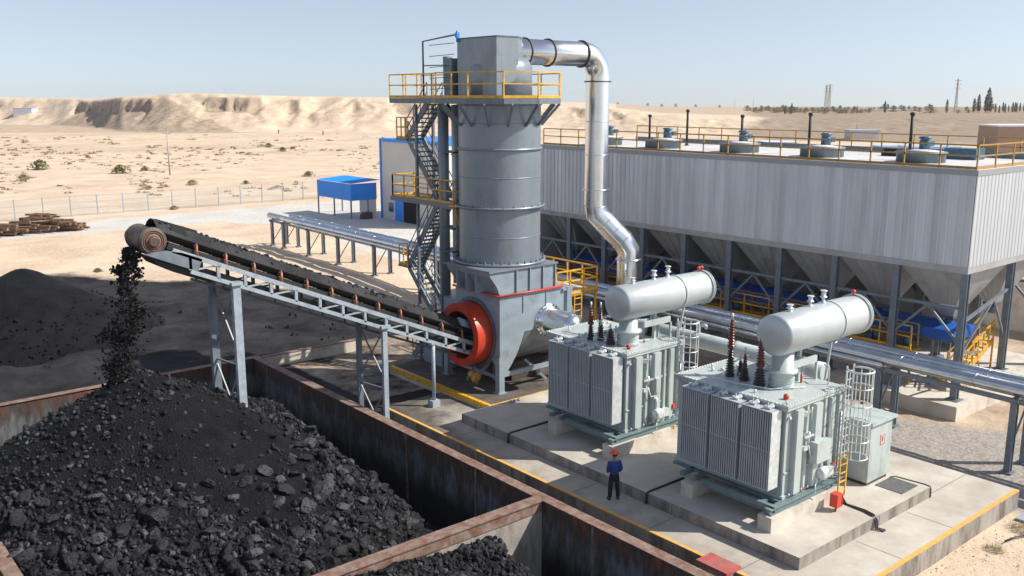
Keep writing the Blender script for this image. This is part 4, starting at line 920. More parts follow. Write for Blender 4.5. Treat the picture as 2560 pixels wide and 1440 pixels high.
# ------------------------------------------------------------------ transformers
def bushing(parent, x, y, z, h, r, mat, n, top=None, name='bushing'):
    prof = [(r*.9, 0), (r*.9, .06)]; z0 = .06; hh = (h-.12)/n
    for i in range(n):
        rr = r*(1-.35*i/n); prof += [(rr*.62, z0+hh*i+.0), (rr, z0+hh*i+hh*.28), (rr*.98, z0+hh*i+hh*.4), (rr*.6, z0+hh*i+hh*.62)]
    prof += [(r*.4, h-.05), (r*.4, h), (r*.15, h+.02)]
    b = MB(); b.lathe((x, y, z), prof, 16); o = b.build(name, mat, parent)
    if top:
        b = MB(); b.cyl((x, y, z+h), (x, y, z+h+.22), .035, n=8); b.build('terminal', top, o)
    return o
def transformer(x, y, label, tx, tz0, tr, tlen, which):
    """x,y: front left corner of the tank body (nearest corner); body 3.05 wide in x, 4.3 in y"""
    t = thing('power_transformer', label, 'transformer', (x+1.5, y+2.1, QZ), 'oil filled transformers on the long pad')
    bx1, by1, zb, zt = x+3.05, y+4.3, 1.12, 4.12
    b = MB(); b.box(x, y, zb, bx1, by1, zt); b.box(x-.06, y-.06, zb-.05, bx1+.06, by1+.06, zb+.05)
    b.build('tank_body', TGREY, t)
    b = MB(); b.box(x-.12, y-.12, zt, bx1+.12, by1+.12, zt+.08); b.box(x-.10, y-.10, zt-.10, bx1+.10, by1+.10, zt-.02)
    cv_ = b.build('top_cover', TGREY, t)
    b = MB()
    for i in range(22):
        for yy in (y-.08, by1+.08): b.cyl((x+.05+i*.14, yy, zt-.14), (x+.05+i*.14, yy, zt+.11), .018, n=6)
    for i in range(30):
        b.cyl((x-.08, y+.05+i*.145, zt-.14), (x-.08, y+.05+i*.145, zt+.11), .018, n=6)
    b.build('cover_bolt', WHITEF, cv_)
    # stiffener channels on the bright face and the far side
    for xx, w, d in ((x+.50, .34, .20), (x+1.05, .10, .10), (x+1.52, .36, .22), (x+2.08, .10, .10), (x+2.42, .22, .16), (x+2.88, .16, .14)):
        MB().box(xx-w/2, y-d, zb+.08, xx+w/2, y, zt-.14).build('stiffener', TGREY, t)
    b = MB(); b.box(x+1.9, y-.06, 2.9, bx1, y, 2.98); b.box(x+.02, y-.04, 1.9, bx1-.1, y, 1.95); b.build('horizontal_rib', TGREY, t)
    # skid rails
    b = MB(); b.box(x-.78, y-.3, .93, x-.72, y+2.5, 1.12); b.box(x-.82, y-.3, 1.12, x-.66, y+2.5, 1.14); b.box(x-.82, y-.3, .9, x-.66, y+2.5, .93)
    b.box(x-1.0, y-.25, .94, bx1+.1, y-.12, 1.06); b.box(x-1.0, y-.32, 1.06, bx1+.1, y-.06, 1.085); b.box(x-1.0, y-.32, .90, bx1+.1, y-.06, .935)
    b.box(x-.7, by1-.9, .93, bx1, by1-.75, 1.07); b.box(x-.2, y-.06, .98, x+.0, by1, 1.07)
    for yy in (y+.3, y+1.6, y+2.9): b.box(x-.66, yy, .94, x, yy+.12, 1.05)
    b.build('skid_frame', TDARK, t)
    # radiators
    xr0, xr1, ry = x-.62, x-.10, y+.12
    secs = ((0, 1.12), (1.22, 2.34), (2.44, 3.56))
    for a, c in secs:
        b = MB(); n = 13
        for i in range(n):
            yy = ry+a+(c-a)*(i+.5)/n; b.box(xr0, yy-.014, 1.5, xr1, yy+.014, 4.02)
            b.box(xr0-.012, yy-.022, 1.52, xr0+.01, yy+.022, 4.0)
        rd = b.build('radiator', TFIN, t)
        c_ = MB()
        for zz in (1.62, 3.92): c_.cyl(((xr0+xr1)/2, ry+a, zz), ((xr0+xr1)/2, ry+c, zz), .07, n=10)
        c_.box(xr0-.015, ry+a, 2.74, xr0+.005, ry+c, 2.765); c_.box(xr0, ry+a, 4.02, xr1, ry+c, 4.05); c_.box(xr0, ry+a, 1.46, xr1, ry+c, 1.50)
        c_.build('header', TFIN, rd)
        c_ = MB()
        for q in (.25, .75):
            yy = ry+a+(c-a)*q
            c_.cyl((xr1-.1, yy, 4.04), (xr1-.1, yy, 4.14), .08, n=8); c_.bar((xr1-.35, yy-.04, 4.1), (x+.02, yy+.05, 4.16), .09, .07); c_.cbox((xr1-.3, yy+.1, 4.1), (.12, .08, .1)); c_.bar((xr1-.32, yy, 4.08), (xr1-.3, yy+.02, 4.26), .03)
        c_.build('valve', WHITEF, rd)
    MB().box(xr0, ry-.012, 1.48, xr1, ry+.0, 4.04).build('radiator_end_plate', WHITEF, t)
    b = MB()
    for zz in (1.62, 3.9):
        for yy in (ry+.5, ry+1.7, ry+2.9): b.cyl((xr1-.05, yy, zz), (x+.02, yy, zz), .07, n=10)
    b.build('oil_pipe', TGREY, t)
    # far side radiators
    b = MB()
    for i in range(36): yy = y+.3+i*.1; b.box(bx1+.10, yy-.012, 1.5, bx1+.6, yy+.012, 3.9)
    b.cyl((bx1+.3, y+.3, 3.8), (bx1+.3, y+3.8, 3.8), .07, n=8); b.build('rear_radiator', TFIN, t)
    # conservator on pedestal
    px, py = (x+1.5, y+1.25) if which == 2 else (x+.95, y+.85)
    ty = py; zt2 = zt+.08
    b = MB(); b.lathe((px, py, zt2), [(.42, 0), (.42, .14), (.38, .17), (.43, .22), (.38, .27), (.43, .32), (.40, .38), (.40, .50), (.52, .52), (.52, .60), (.36, .62), (.36, 1.5)], 28); b.build('pedestal', TGREY, t)
    b = MB()
    a0 = tx; a1 = tx+tlen; zc_ = tz0
    prof = [(.15, -.10), (tr*.6, -.085), (tr*.9, -.03), (tr, .03), (tr, tlen*.62)]
    prof += [(tr*.96, tlen*.99), (tr*.96, tlen)]
    b.lathe((a0, ty, zc_), prof, 48, (1, 0, 0)); cs = b.build('conservator_tank', TLITE, t)
    b = MB(); b.lathe((a0+tlen*.64, ty, zc_), [(tr*.97, -.04), (tr*1.04, -.04), (tr*1.04, .04), (tr*.97, .04)], 48, (1, 0, 0), caps=False)
    b.lathe((a0+tlen*.97, ty, zc_), [(tr*.93, -.05), (tr*1.05, -.05), (tr*1.05, 0), (tr*.95, 0), (tr*.95, .05), (tr*1.05, .05), (tr*1.05, .10), (tr*.9, .12), (.1, .2)], 48, (1, 0, 0)); b.build('flange', TGREY, cs)
    for f_, hh in ((.16, .25), (.40, .38), (.56, .46)):
        b = MB(); c = (a0+tlen*f_, ty, zc_+tr*.97)
        b.lathe(c, [(.09, 0), (.09, .05), (.055, .06), (.055, hh*.45), (.12, hh*.46), (.12, hh*.54), (.075, hh*.56), (.075, hh*.92), (.115, hh*.93), (.115, hh)], 16); b.build('breather_valve', WHITEF, cs)
    for q in ((0,) if which == 2 else (-.08, .1)):
        b = MB(); b.lathe((a0+tlen*.95+q, ty, zc_+tr*.95), [(.03, 0), (.03, .12), (.075, .13), (.08, .2), (.03, .24)], 12); b.build('red_cap', RED, cs)
    # supports of the overhanging end
    b = MB(); b.extr([(bx1-.35, ty-.0, zt2), (bx1-.28, ty, zt2), (bx1-.28, ty, zt2+.8), (bx1-.9, ty, zt2+.8), (bx1-.9, ty, zt2+.66), (bx1-.35, ty, zt2+.6)], (0, .12, 0))
    b.box(bx1-1.5, ty-.3, zt2+.62, bx1+.1, ty-.22, zt2+.85); b.box(bx1+.02, ty-.3, zt2-.02, bx1+.10, ty-.22, zt2+.85)
    b.bar((bx1-.6, ty, zt2), (bx1-.6, ty, zc_-tr*.6), .12); b.bar((bx1+.2, ty-.5, zt2-.3), (bx1+.75, ty-.35, zc_-tr*.75), .07)
    b.bar((bx1-.2, ty-.9, zt2+.02), (bx1-.2, ty-.9, zt2+.6), .04); b.bar((bx1-.2, ty-.9, zt2+.6), (bx1-.02, ty-.6, zt2+.6), .04)
    b.build('tank_support', TGREY, t)
    # bushings
    if which == 2: B = ((1.13, 3.05, 1.0, .17, .98, .14), (1.12, 2.45, .50, .18, .42, .09), (.95, 1.72, .68, .21, .95, .15), (2.75, 1.65, .72, .25, 0, 0), (1.5, 2.9, .5, .12, 0, 0))
    else: B = ((.35, 2.29, .62, .15, .68, .13), (.62, 2.0, .58, .15, 0, 0), (.42, 1.28, .60, .19, 0, 0), (2.75, 1.3, .62, .25, 0, 0), (1.2, 2.6, .6, .13, .5, .10))
    for qx, qy, h1, r1, h2, r2 in B:
        bo = bushing(t, x+qx, y+qy, zt2, h1, r1, PORCD, max(4, int(h1/.10)), None if h2 else WHITEF)
        if h2: bushing(t, x+qx, y+qy, zt2+h1, h2, r2, PORC, max(4, int(h2/.10)), WHITEF)
    b = MB()
    rr = random.Random(which)
    for _ in range(16):
        qx, qy = x+rr.uniform(.15, 2.8), y+rr.uniform(1.3, 4.1); b.cyl((qx, qy, zt2), (qx, qy, zt2+rr.uniform(.06, .18)), rr.uniform(.03, .07), n=8)
    b.tube([(x+.3, y+3.9, zt2+.05), (x+.4, y+2.2, zt2+.1), (x+.8, y+1.2, zt2+.06), (x+1.9, y+.6, zt2+.06)], .02, 6); b.tube([(x+1.9, y+3.5, zt2+.25), (x+2.2, y+3.2, zt2+.5), (x+2.2, y+2.7, zt2+.5), (x+2.35, y+2.3, zt2+.3)], .03, 6)
    b.build('cover_fittings', WHITEF, t)
    b = MB(); b.lathe((x+.45, y+.35, zt2), [(.06, 0), (.09, .04), (.09, .12), (.05, .18)], 12)
    if which == 1:
        for q in (.9, 1.3): b.cyl((x+q+.3, y+.6, zt2), (x+q+.3, y+.6, zt2+.13), .03, n=8)
    else: b.cyl((x+2.35, y+1.05, zt2), (x+2.35, y+1.05, zt2+.3), .04, n=8)
    b.build('warning_cap', ORANGE, t)
    b = MB(); b.tube([(x+.02, y+.02, zt2), (x-.02, y-.02, zt2+.08), (x+.05, y+.1, zt2+.12), (x+.1, y+.1, zt2)], .02, 6)
    for xx in (x+.1, bx1-.1): b.cyl((xx, y-.1, zt-.35), (xx, y, zt-.35), .05, n=8)
    b.build('lifting_eye', WHITEF, t)
    # face equipment: valves, pump, boxes, pipes
    b = MB(); b.cyl((x+1.0, y-.22, 3.0), (x+1.0, y-.02, 3.0), .09, n=10); b.bar((x+.75, y-.22, 3.0), (x+1.25, y-.22, 3.0), .05); b.cyl((x+1.0, y-.2, 2.75), (x+1.0, y-.2, 3.15), .045, n=8); b.cbox((x+.85, y-.16, 2.62), (.2, .14, .14)); b.tube([(x+1.0, y-.2, 2.7), (x+1.15, y-.22, 2.3), (x+1.35, y-.2, 2.3)], .03, 6)
    b.cyl((x+1.1, y-.2, 3.5), (x+1.1, y-.2, 3.95), .02, n=6); b.cyl((x+.85, y-.16, 3.75), (x+.95, y-.02, 3.75), .09, n=8); b.cyl((x+1.05, y-.16, 3.8), (x+1.05, y, 3.8), .07, n=8); b.build('sampling_valve', WHITEF, t)
    b = MB(); b.box(x+1.2, y-.42, 2.05, x+1.98, y-.15, 2.75) if which == 2 else b.box(x+1.35, y-.32, 2.45, x+1.6, y-.15, 3.0); b.build('control_box', TGREY, t)
    pxm = x+1.85 if which == 2 else x+1.55
    b = MB(); b.lathe((pxm, y-.40, 1.55), [(.10, 0), (.22, .02), (.22, .26), (.16, .32), (.16, .4)], 20, (0, 1, 0)); b.lathe((pxm-.28, y-.30, 1.6), [(.08, 0), (.18, .02), (.18, .2)], 16, (1, 0, 0)); b.cyl((pxm-.1, y-.25, 1.75), (pxm-.1, y-.25, 2.2), .06, n=10); b.cbox((pxm+.45, y-.2, 1.5), (.34, .2, .3))
    b.build('oil_pump', WHITEF, t)
    b = MB(); b.cbox((x+2.55, y-.16, 1.62), (.12, .12, .18)); b.cbox((x+1.0, y-.1, 1.18), (.07, .07, .1)); b.build('red_gauge', RED, t)
    b = MB(); b.tube([(x+1.5, y-.24, 1.35), (x+1.5, y-.26, .55), (x+1.6, y-.26, .45)], .03, 6); b.tube([(x+2.3, y-.1, 3.95), (x+2.3, y-.16, 1.2)], .025, 6); b.tube([(bx1+.03, y-.1, 4.0), (bx1+.03, y-.1, 1.2)], .04, 8); b.tube([(bx1-.15, y-.17, 3.4), (bx1-.15, y-.17, 1.5), (bx1-.3, y-.2, 1.2)], .03, 6)
    for i in range(9): b.cyl((x+.2+i*.35, y-.12, 1.14), (x+.2+i*.35, y-.12, 1.24), .03, n=6)
    for zz in (3.3, 2.5, 1.7): b.cbox((bx1-.02, y-.16, zz), (.16, .12, .05))
    b.build('conduit', WHITEF, t)
    # caged ladder
    lx = x+2.80 if which == 2 else x+3.15; lw = .42; ly = y-.32 if which == 2 else y+.25
    b = MB()
    for q in (0, lw): b.bar((lx+q, ly, 1.9), (lx+q, ly, 5.0), .045)
    for i in range(11): b.bar((lx, ly, 2.0+i*.28), (lx+lw, ly, 2.0+i*.28), .028)
    b.bar((lx, ly, 4.2), (lx-.05, y+.1, 4.2), .04); b.bar((lx+lw, ly, 4.2), (lx+lw, y+.1, 4.2), .04)
    la = b.build('ladder', WHITEF, t)
    b = MB()
    for q in (0, lw): b.bar((lx+q, ly, QZ), (lx+q, ly, 1.9), .045)
    for i in range(5): b.bar((lx, ly, .65+i*.3), (lx+lw, ly, .65+i*.3), .032)
    b.build('lower_ladder', YEL, la)
    b = MB(); cxx = lx+lw/2; R_ = .40
    def hoop(z, r_=.022): return [(cxx+R_*math.cos(a), ly-.38+R_*math.sin(a)*1.0, z) for a in np.linspace(PI*.80, PI*2.20, 14)]
    for z in (1.95, 2.55, 3.15, 3.75, 4.35, 4.9):
        h_ = [(lx, ly, z)]+hoop(z)+[(lx+lw, ly, z)]; b.tube(h_, .022 if z < 4.8 else .035, 6)
    for a in np.linspace(PI*.85, PI*2.15, 7): b.bar((cxx+R_*math.cos(a), ly-.38+R_*math.sin(a), 1.95), (cxx+R_*math.cos(a), ly-.38+R_*math.sin(a), 4.9), .022, .03)
    b.build('safety_cage', WHITEF, la)
    # plinth blocks (rest on the pad)
    for px_, py_, w_, l_, lab in ((x-1.12, y-.42, 3.3, .40, 'front'), (x-1.0, y+2.75, 1.2, .5, 'back'), (x+1.2, y+3.2, 2.2, .5, 'rear')):
        b = MB()
        if lab == 'front':
            for i, (a_, c_) in enumerate(((0, 1.35), (1.36, 2.25), (2.26, 3.3))): b.box(px_+a_, py_, QZ+.001, px_+c_, py_+l_+.1, .89-.03*(i % 2))
        else: b.box(px_, py_, QZ+.001, px_+w_, py_+l_, .89)
        o = b.build('concrete_plinth', CONC)
        tag(o, {'front': 'long jointed concrete block under the front rail of the %s transformer', 'back': 'short concrete block under the radiator side of the %s transformer', 'rear': 'concrete block under the far end of the %s transformer'}[lab] % ('nearer' if which == 2 else 'farther'), 'concrete block')
    return t
transformer(24.2, 15.65, 'nearer grey green transformer with caged ladder and silver tank', 25.15, 6.02, .69, 4.9, 2)
transformer(24.75, 22.95, 'farther grey green transformer, standing next to the tower', 25.05, 5.9, .68, 5.1, 1)

# cabinet, mat, hoses
c = thing('control_cabinet', 'tall pale grey cabinet with sloping lid behind the near transformer', 'cabinet', (29.5, 15.9, QZ))
MB().box(28.62, 15.2, QZ+.12, 30.05, 16.5, 2.62).build('body', TGREY, c); b = MB(); b.extr([(28.5, 15.08, 2.62), (30.2, 15.08, 2.62), (30.2, 15.08, 2.70), (28.5, 15.08, 2.72)], (0, 1.55, 0)); b.build('lid', TGREY, c)
MB().box(28.66, 15.24, QZ, 30.0, 16.46, QZ+.12).build('base', BAND, c)
b = MB(); b.box(29.30, 15.19, 1.75, 29.58, 15.2, 2.12); sg = b.build('warning_plate', WHITEF, c)
b = MB(); b.box(29.30, 15.184, 1.75, 29.58, 15.188, 1.775); b.box(29.30, 15.184, 2.095, 29.58, 15.188, 2.12); b.box(29.30, 15.184, 1.78, 29.32, 15.188, 2.09); b.box(29.56, 15.184, 1.78, 29.58, 15.188, 2.09); b.extr([(29.40, 15.187, 2.05), (29.50, 15.187, 2.05), (29.44, 15.187, 1.93), (29.49, 15.187, 1.93), (29.38, 15.187, 1.82), (29.42, 15.187, 1.91), (29.37, 15.187, 1.91)], (0, -.003, 0)); b.build('red_mark', RED, sg)
o = MB().box(28.95, 14.1, QZ+.001, 30.05, 15.08, QZ+.02).build('rubber_mat', MAT_G); tag(o, 'dark rubber mat in front of the control cabinet', 'mat')
b = MB(); b.box(25.95, 14.72, .55, 26.25, 15.0, 1.0); rb = b.build('hydrant_box', RED); tag(rb, 'small red box beside the ladder foot of the near transformer', 'box')
b = MB(); b.bar((26.0, 14.8, QZ), (26.0, 14.8, .56), .04); b.bar((26.2, 14.9, QZ), (26.2, 14.9, .56), .04); b.build('stand', BAND, rb)
b = MB(); b.box(26.22, 14.70, .6, 26.24, 14.72, .95); b.build('door_edge', REDPIPE, rb)
for k, off in enumerate((0, .1)):
    b = MB(); b.tube([(27.1, 15.2+off, .43), (26.75, 14.85+off, .43), (26.7+off, 14.2, .43), (26.6+off, 13.85, .43), (26.58+off, 13.72, .3), (26.56+off, 13.68, .06), (26.65+off, 13.45, .035)], .032, 8); o = b.build('black_cable', CABLE)
    tag(o, ['black cable running from the ladder foot over the pad edge, outer of the pair', 'black cable running from the ladder foot over the pad edge, inner of the pair'][k], 'cable')
for (xa, xb, y, lab) in ((22.42, 24.3, 19.7, 'black cable crossing the pad between the two transformers'), (22.42, 24.8, 27.05, 'black cable crossing the pad beyond the farther transformer')):
    b = MB(); b.tube([(xb, y, .43), (xa+.1, y, .43), (xa-.035, y, .38), (xa-.04, y, .03)], .04, 8); tag(b.build('black_cable', CABLE), lab, 'cable')
b = MB(); b.tube([(30.0, 15.1, .415), (30.2, 15.0, .415), (30.33, 14.0, .415), (30.3, 13.79, .415), (30.3, 13.75, .3), (30.3, 13.75, .02)], .02, 6); tag(b.build('black_cable', CABLE), 'thin black cable along the pad corner from the cabinet', 'cable')
# red box at the platform corner
b = MB(); b.box(20.55, 14.95, -.8, 21.15, 15.95, .0); rb = b.build('fire_box', CONCW); tag(rb, 'low cabinet with faded red lid on the platform edge at the bottom', 'box')
MB().box(20.5, 14.9, .002, 21.2, 15.45, .1).build('lid', REDF, rb); MB().box(20.5, 15.47, .002, 21.2, 16.02, .1).build('lid', REDF, rb)
# small pipe group on the ground before the tower slab
b = MB(); b.tube([(24.9, 30.0, .15), (28.5, 29.9, .15), (31, 29.9, .15)], .05, 8); b.tube([(24.9, 29.8, .12), (31, 29.7, .12)], .04, 8)
for i in range(3): b.cyl((24.95+i*.22, 29.95, .05), (24.95+i*.22, 29.95, .5), .05, n=8); b.lathe((24.95+i*.22, 29.95, .42), [(.03, 0), (.09, .02), (.09, .06), (.03, .08)], 10)
tag(b.build('valve_pipe', FENCEP), 'small ground pipes with three valves beside the tower slab', 'pipe')

# ------------------------------------------------------------------ worker
def skin(name, verts, edges, rad, mat, parent, sub=2, rootv=0):
    org = ORG[parent.name]
    me = bpy.data.meshes.new(name); me.from_pydata([Vector(v)-org for v in verts], edges, []); o = bpy.data.objects.new(name, me); COL.objects.link(o)
    sk = o.modifiers.new('s', 'SKIN'); sk.use_smooth_shade = True
    for i, v in enumerate(me.skin_vertices[0].data):
        r_ = rad[i] if isinstance(rad[i], tuple) else (rad[i], rad[i]); v.radius = r_; v.use_root = (i == rootv)
    ss = o.modifiers.new('d', 'SUBSURF'); ss.levels = sub; ss.render_levels = sub
    dg = bpy.context.evaluated_depsgraph_get(); m2 = bpy.data.meshes.new_from_object(o.evaluated_get(dg))
    o.modifiers.clear(); o.data = m2; m2.materials.clear(); m2.materials.append(mat); m2.polygons.foreach_set('use_smooth', [True]*len(m2.polygons))
    o.parent = parent; ORG[o.name] = org; return o
def worker(loc, face, label, jacket, helmet, detail=True, scale=1.):
    t = thing('person', label, 'person', loc)
    f = Vector((math.cos(face), math.sin(face), 0)); s = Vector((f.y, -f.x, 0)); L = Vector(loc)      # s = right hand side
    def P(r, fw, z): return L+(s*r+f*fw+Vector((0, 0, z)))*scale
    V = [P(0, 0, .95), P(0, .01, 1.15), P(0, .0, 1.36), P(0, -.01, 1.46), P(0, .02, 1.54), P(0, .035, 1.64), P(0, .02, 1.71)]
    R_ = [(.13, .10), (.125, .10), (.15, .10), (.055, .055), (.06, .065), (.082, .095), (.07, .085)]
    E = [(0, 1), (1, 2), (2, 3), (3, 4), (4, 5), (5, 6)]
    for sg in (-1, 1):
        k = len(V)
        V += [P(.18*sg, -.01, 1.39), P(.235*sg, -.04, 1.12), P(.19*sg, .13, .99), P(.10*sg, .23, 1.02), P(.07*sg, .27, 1.03)]; R_ += [.06, .045, .038, .027, .03]; E += [(2, k), (k, k+1), (k+1, k+2), (k+2, k+3), (k+3, k+4)]
        if detail:
            for j, (dy, ln) in enumerate(((-.030, .05), (-.010, .06), (.010, .055), (.030, .045))):
                m = len(V); V += [P(.05*sg, .30+.01*j, 1.05+dy), P((.05-ln)*sg, .31, 1.045+dy)]; R_ += [.010, .008]; E += [(k+4, m), (m, m+1)]
            m = len(V); V += [P(.075*sg, .30, 1.10), P(.05*sg, .31, 1.115)]; R_ += [.011, .009]; E += [(k+4, m), (m, m+1)]
        k = len(V); fw = .0 if sg > 0 else .02
        V += [P(.10*sg, 0, .88), P(.12*sg, .02, .49), P(.145*sg, -.01, .09), P(.16*sg, .13, .045)]; R_ += [.085, .06, .042, .04]; E += [(0, k), (k, k+1), (k+1, k+2), (k+2, k+3)]
    skin('body', V, E, [tuple(a*scale for a in (x if isinstance(x, tuple) else (x, x))) for x in R_], SKINM, t)
    V = [P(0, 0, .86), P(0, .0, 1.12), P(0, 0, 1.33), P(0, -.01, 1.43)]; R_ = [(.195, .15), (.19, .145), (.20, .14), (.08, .08)]; E = [(0, 1), (1, 2), (2, 3)]
    for sg in (-1, 1):
        k = len(V); V += [P(.18*sg, -.01, 1.36), P(.235*sg, -.04, 1.12), P(.195*sg, .12, .995), P(.12*sg, .21, 1.02)]; R_ += [.09, .07, .06, .05]; E += [(2, k), (k, k+1), (k+1, k+2), (k+2, k+3)]
    skin('jacket', V, E, [tuple(a*scale for a in (x if isinstance(x, tuple) else (x, x))) for x in R_], jacket, t)
    V = [P(0, 0, 1.08), P(0, 0, .90)]; R_ = [(.16, .13), (.165, .13)]; E = [(0, 1)]
    for sg in (-1, 1):
        k = len(V); V += [P(.10*sg, 0, .80), P(.125*sg, .015, .48), P(.15*sg, -.01, .08)]; R_ += [.10, .082, .075]; E += [(1, k), (k, k+1), (k+1, k+2)]
    skin('trousers', V, E, [tuple(a*scale for a in (x if isinstance(x, tuple) else (x, x))) for x in R_], CLOTHK, t)
    for sg in (-1, 1):
        V = [P(.15*sg, -.06, .05), P(.155*sg, .06, .05), P(.17*sg, .19, .035)]; skin('shoe', V, [(0, 1), (1, 2)], [.05*scale, .05*scale, .04*scale], BLACK, t)
    if detail:
        V = [P(0, -.045, 1.57), P(0, -.02, 1.66), P(0, .03, 1.72)]; skin('hair', V, [(0, 1), (1, 2)], [(.085, .075), (.108, .105), (.08, .08)], HAIR, t)
        b = MB(); 
        c = P(0, .13, 1.63)
        b.lathe(P(0, .12, 1.60), [(.012, 0), (.016, .02), (.006, .05)], 8); b.build('nose', SKINM, t)
        b = MB()
        for sg in (-1, 1): b.lathe(P(.032*sg, .118, 1.645), [(.004, 0), (.009, .008), (.004, .016)], 8)
        b.build('eyes', HAIR, t)
    b = MB(); b.lathe(P(0, .02, 1.69), [(.155*scale, 0), (.125*scale, .012), (.122*scale, .04), (.105*scale, .085), (.06*scale, .12), (.015*scale, .13)], 24); b.build('hard_hat', helmet, t)
    return t
worker((21.8, 20.66, 0), math.radians(62), 'worker in blue jacket, black trousers and red hard hat seen from behind', CLOTHB, HELM)

# ------------------------------------------------------------------ silo building
SX0, SX1, SY0, SY1, SZ0, SZ1 = 41.37, 50.6, 18.1, 46.6, 6.16, 10.2
sp = MB().box(40.5, 17.6, -1.2, 52, 49, 0.0).build('concrete_pad', CONC); tag(sp, 'concrete pad under the hopper building', 'concrete pad')
si = thing('hopper_building', 'long grey clad bunker building raised on blue grey steel legs', 'building', (46, 32, 0))
def clad(p, q, z0, z1, mat, name, nrm):
    """ribbed sheet wall between two plan points"""
    b = MB(); p = Vector(p); q = Vector(q); L = (q-p).length; d = (q-p)/L; n = Vector(nrm); k = int(L/.35); w = L/k; vs = []
    for i in range(k):
        for a, o_ in ((0, 0), (.05, .03), (.30, .03), (.35, 0)):
            c = p+d*((i+a/.35)*w*.999)+n*o_; vs.append(c)
    b.add([(c.x, c.y, z0) for c in vs]+[(c.x, c.y, z1) for c in vs], [(i, i+1, len(vs)+i+1, len(vs)+i) for i in range(len(vs)-1)])
    return b.build(name, mat, si)
clad((SX0, SY1), (SX0, SY0), SZ0, SZ1, CLADY, 'side_wall', (-1, 0)); clad((SX0, SY0), (SX1, SY0), SZ0, SZ1, CLADX, 'end_wall', (0, -1))
clad((SX1, SY0), (SX1, SY1), SZ0, SZ1, CLADY, 'rear_wall', (1, 0)); clad((SX1, SY1), (SX0, SY1), SZ0, SZ1, CLADX, 'end_wall', (0, 1))
b = MB(); b.box(SX0-.06, SY0-.06, SZ1, SX1+.06, SY1+.06, SZ1+.24); b.build('fascia', clad_mat('silo_fascia', (.33, .34, .355), .05, 1, 3.), si)
b = MB(); b.box(SX0+.02, SY0+.02, SZ1+.24, SX1-.02, SY1-.02, SZ1+.262); b.build('roof', ROOFW, si)
b = MB(); b.box(SX1-.35, SY0+.3, SZ1+.262, SX1-.2, SY1-.3, SZ1+.55); b.build('roof_upstand', HATCH, si)
RZ = SZ1+.26
MB().box(SX1+.02, 21.5, 0, SX1+.14, SY1, SZ0-.3).build('rear_screen', HOPPER, si); MB().box(SX0, SY1+.1, 0, SX1, SY1+.2, SZ0-.3).build('end_screen', HOPPER, si)
b = MB(); b.box(SX0-.02, SY0-.02, SZ0-.30, SX0+.2, SY1, SZ0); b.box(SX0+.2, SY0-.02, SZ0-.30, SX1, SY0+.2, SZ0); b.box(SX1-.2, SY0+.2, SZ0-.3, SX1, SY1, SZ0); b.build('edge_beam', HOPPER, si)
legsY = [18.2+3.2*i for i in range(10)]
for j, x in enumerate((SX0+.12, 46.2, SX1-.15)):
    for y in legsY:
        if j == 0 or y < 30 or j == 2:
            b = MB(); b.ibeam((x, y, 0.0), (x, y, SZ0-.3), .30); b.box(x-.3, y-.3, 0, x+.3, y+.3, .05 if j != 1 else .6); b.build('leg', FRAME, si)
for j, x in enumerate((SX0+.12, SX1-.15)):
    for y0, y1 in zip(legsY[:-1], legsY[1:]):
        b = MB(); ym = (y0+y1)/2; b.bar((x, y0+.15, 4.25), (x, y1-.15, 4.25), .12, .14)
        b.bar((x, y0+.12, 2.7), (x, ym, 4.2), .1); b.bar((x, y1-.12, 2.7), (x, ym, 4.2), .1) if j == 0 else None
        b.build('cross_brace', FRAME, si)
b = MB()
for y in (legsY[0],):
    b.bar((SX0+.2, y, 3.6), (46.1, y, 4.6), .12); b.bar((SX0+.2, y, 2.0), (44.6, y, 4.3), .10); b.bar((46.1, y, 2.3), (44.6, y, 4.3), .09); b.bar((SX0+.2, y, 2.2), (43.6, y, 1.9), .1)
b.build('cross_brace', FRAME, si)
def hopper(x0, x1, y0, y1):
    zt, zb = SZ0-.3, 3.35; xm, ym = (x0+x1)/2, (y0+y1)/2; e = .28; b = MB()
    b.add([(x0, y0, zt), (x1, y0, zt), (x1, y1, zt), (x0, y1, zt), (xm-e, ym-e, zb), (xm+e, ym-e, zb), (xm+e, ym+e, zb), (xm-e, ym+e, zb)], [(0, 1, 5, 4), (1, 2, 6, 5), (2, 3, 7, 6), (3, 0, 4, 7), (4, 5, 6, 7)])
    for q in range(1, 4):
        f = q/4
        a = Vector((x0, y0+(y1-y0)*f, zt)); c = Vector((xm-e, ym-e+2*e*f, zb)); b.bar(a+Vector((-.03, 0, 0)), c+Vector((-.03, 0, 0)), .05, .03)
    h = b.build('hopper', HOPPER, si)
    b = MB(); b.box(xm-.32, ym-.32, zb-.12, xm+.32, ym+.32, zb); b.cyl((xm, ym, zb-.55), (xm, ym, zb-.12), .22, n=12); b.build('outlet_gate', STEEL_D, h)
for y0, y1 in zip(legsY[:-1], legsY[1:]):
    hopper(SX0+.3, 45.95, y0+.05, y1-.05); hopper(46.4, SX1-.3, y0+.05, y1-.05)
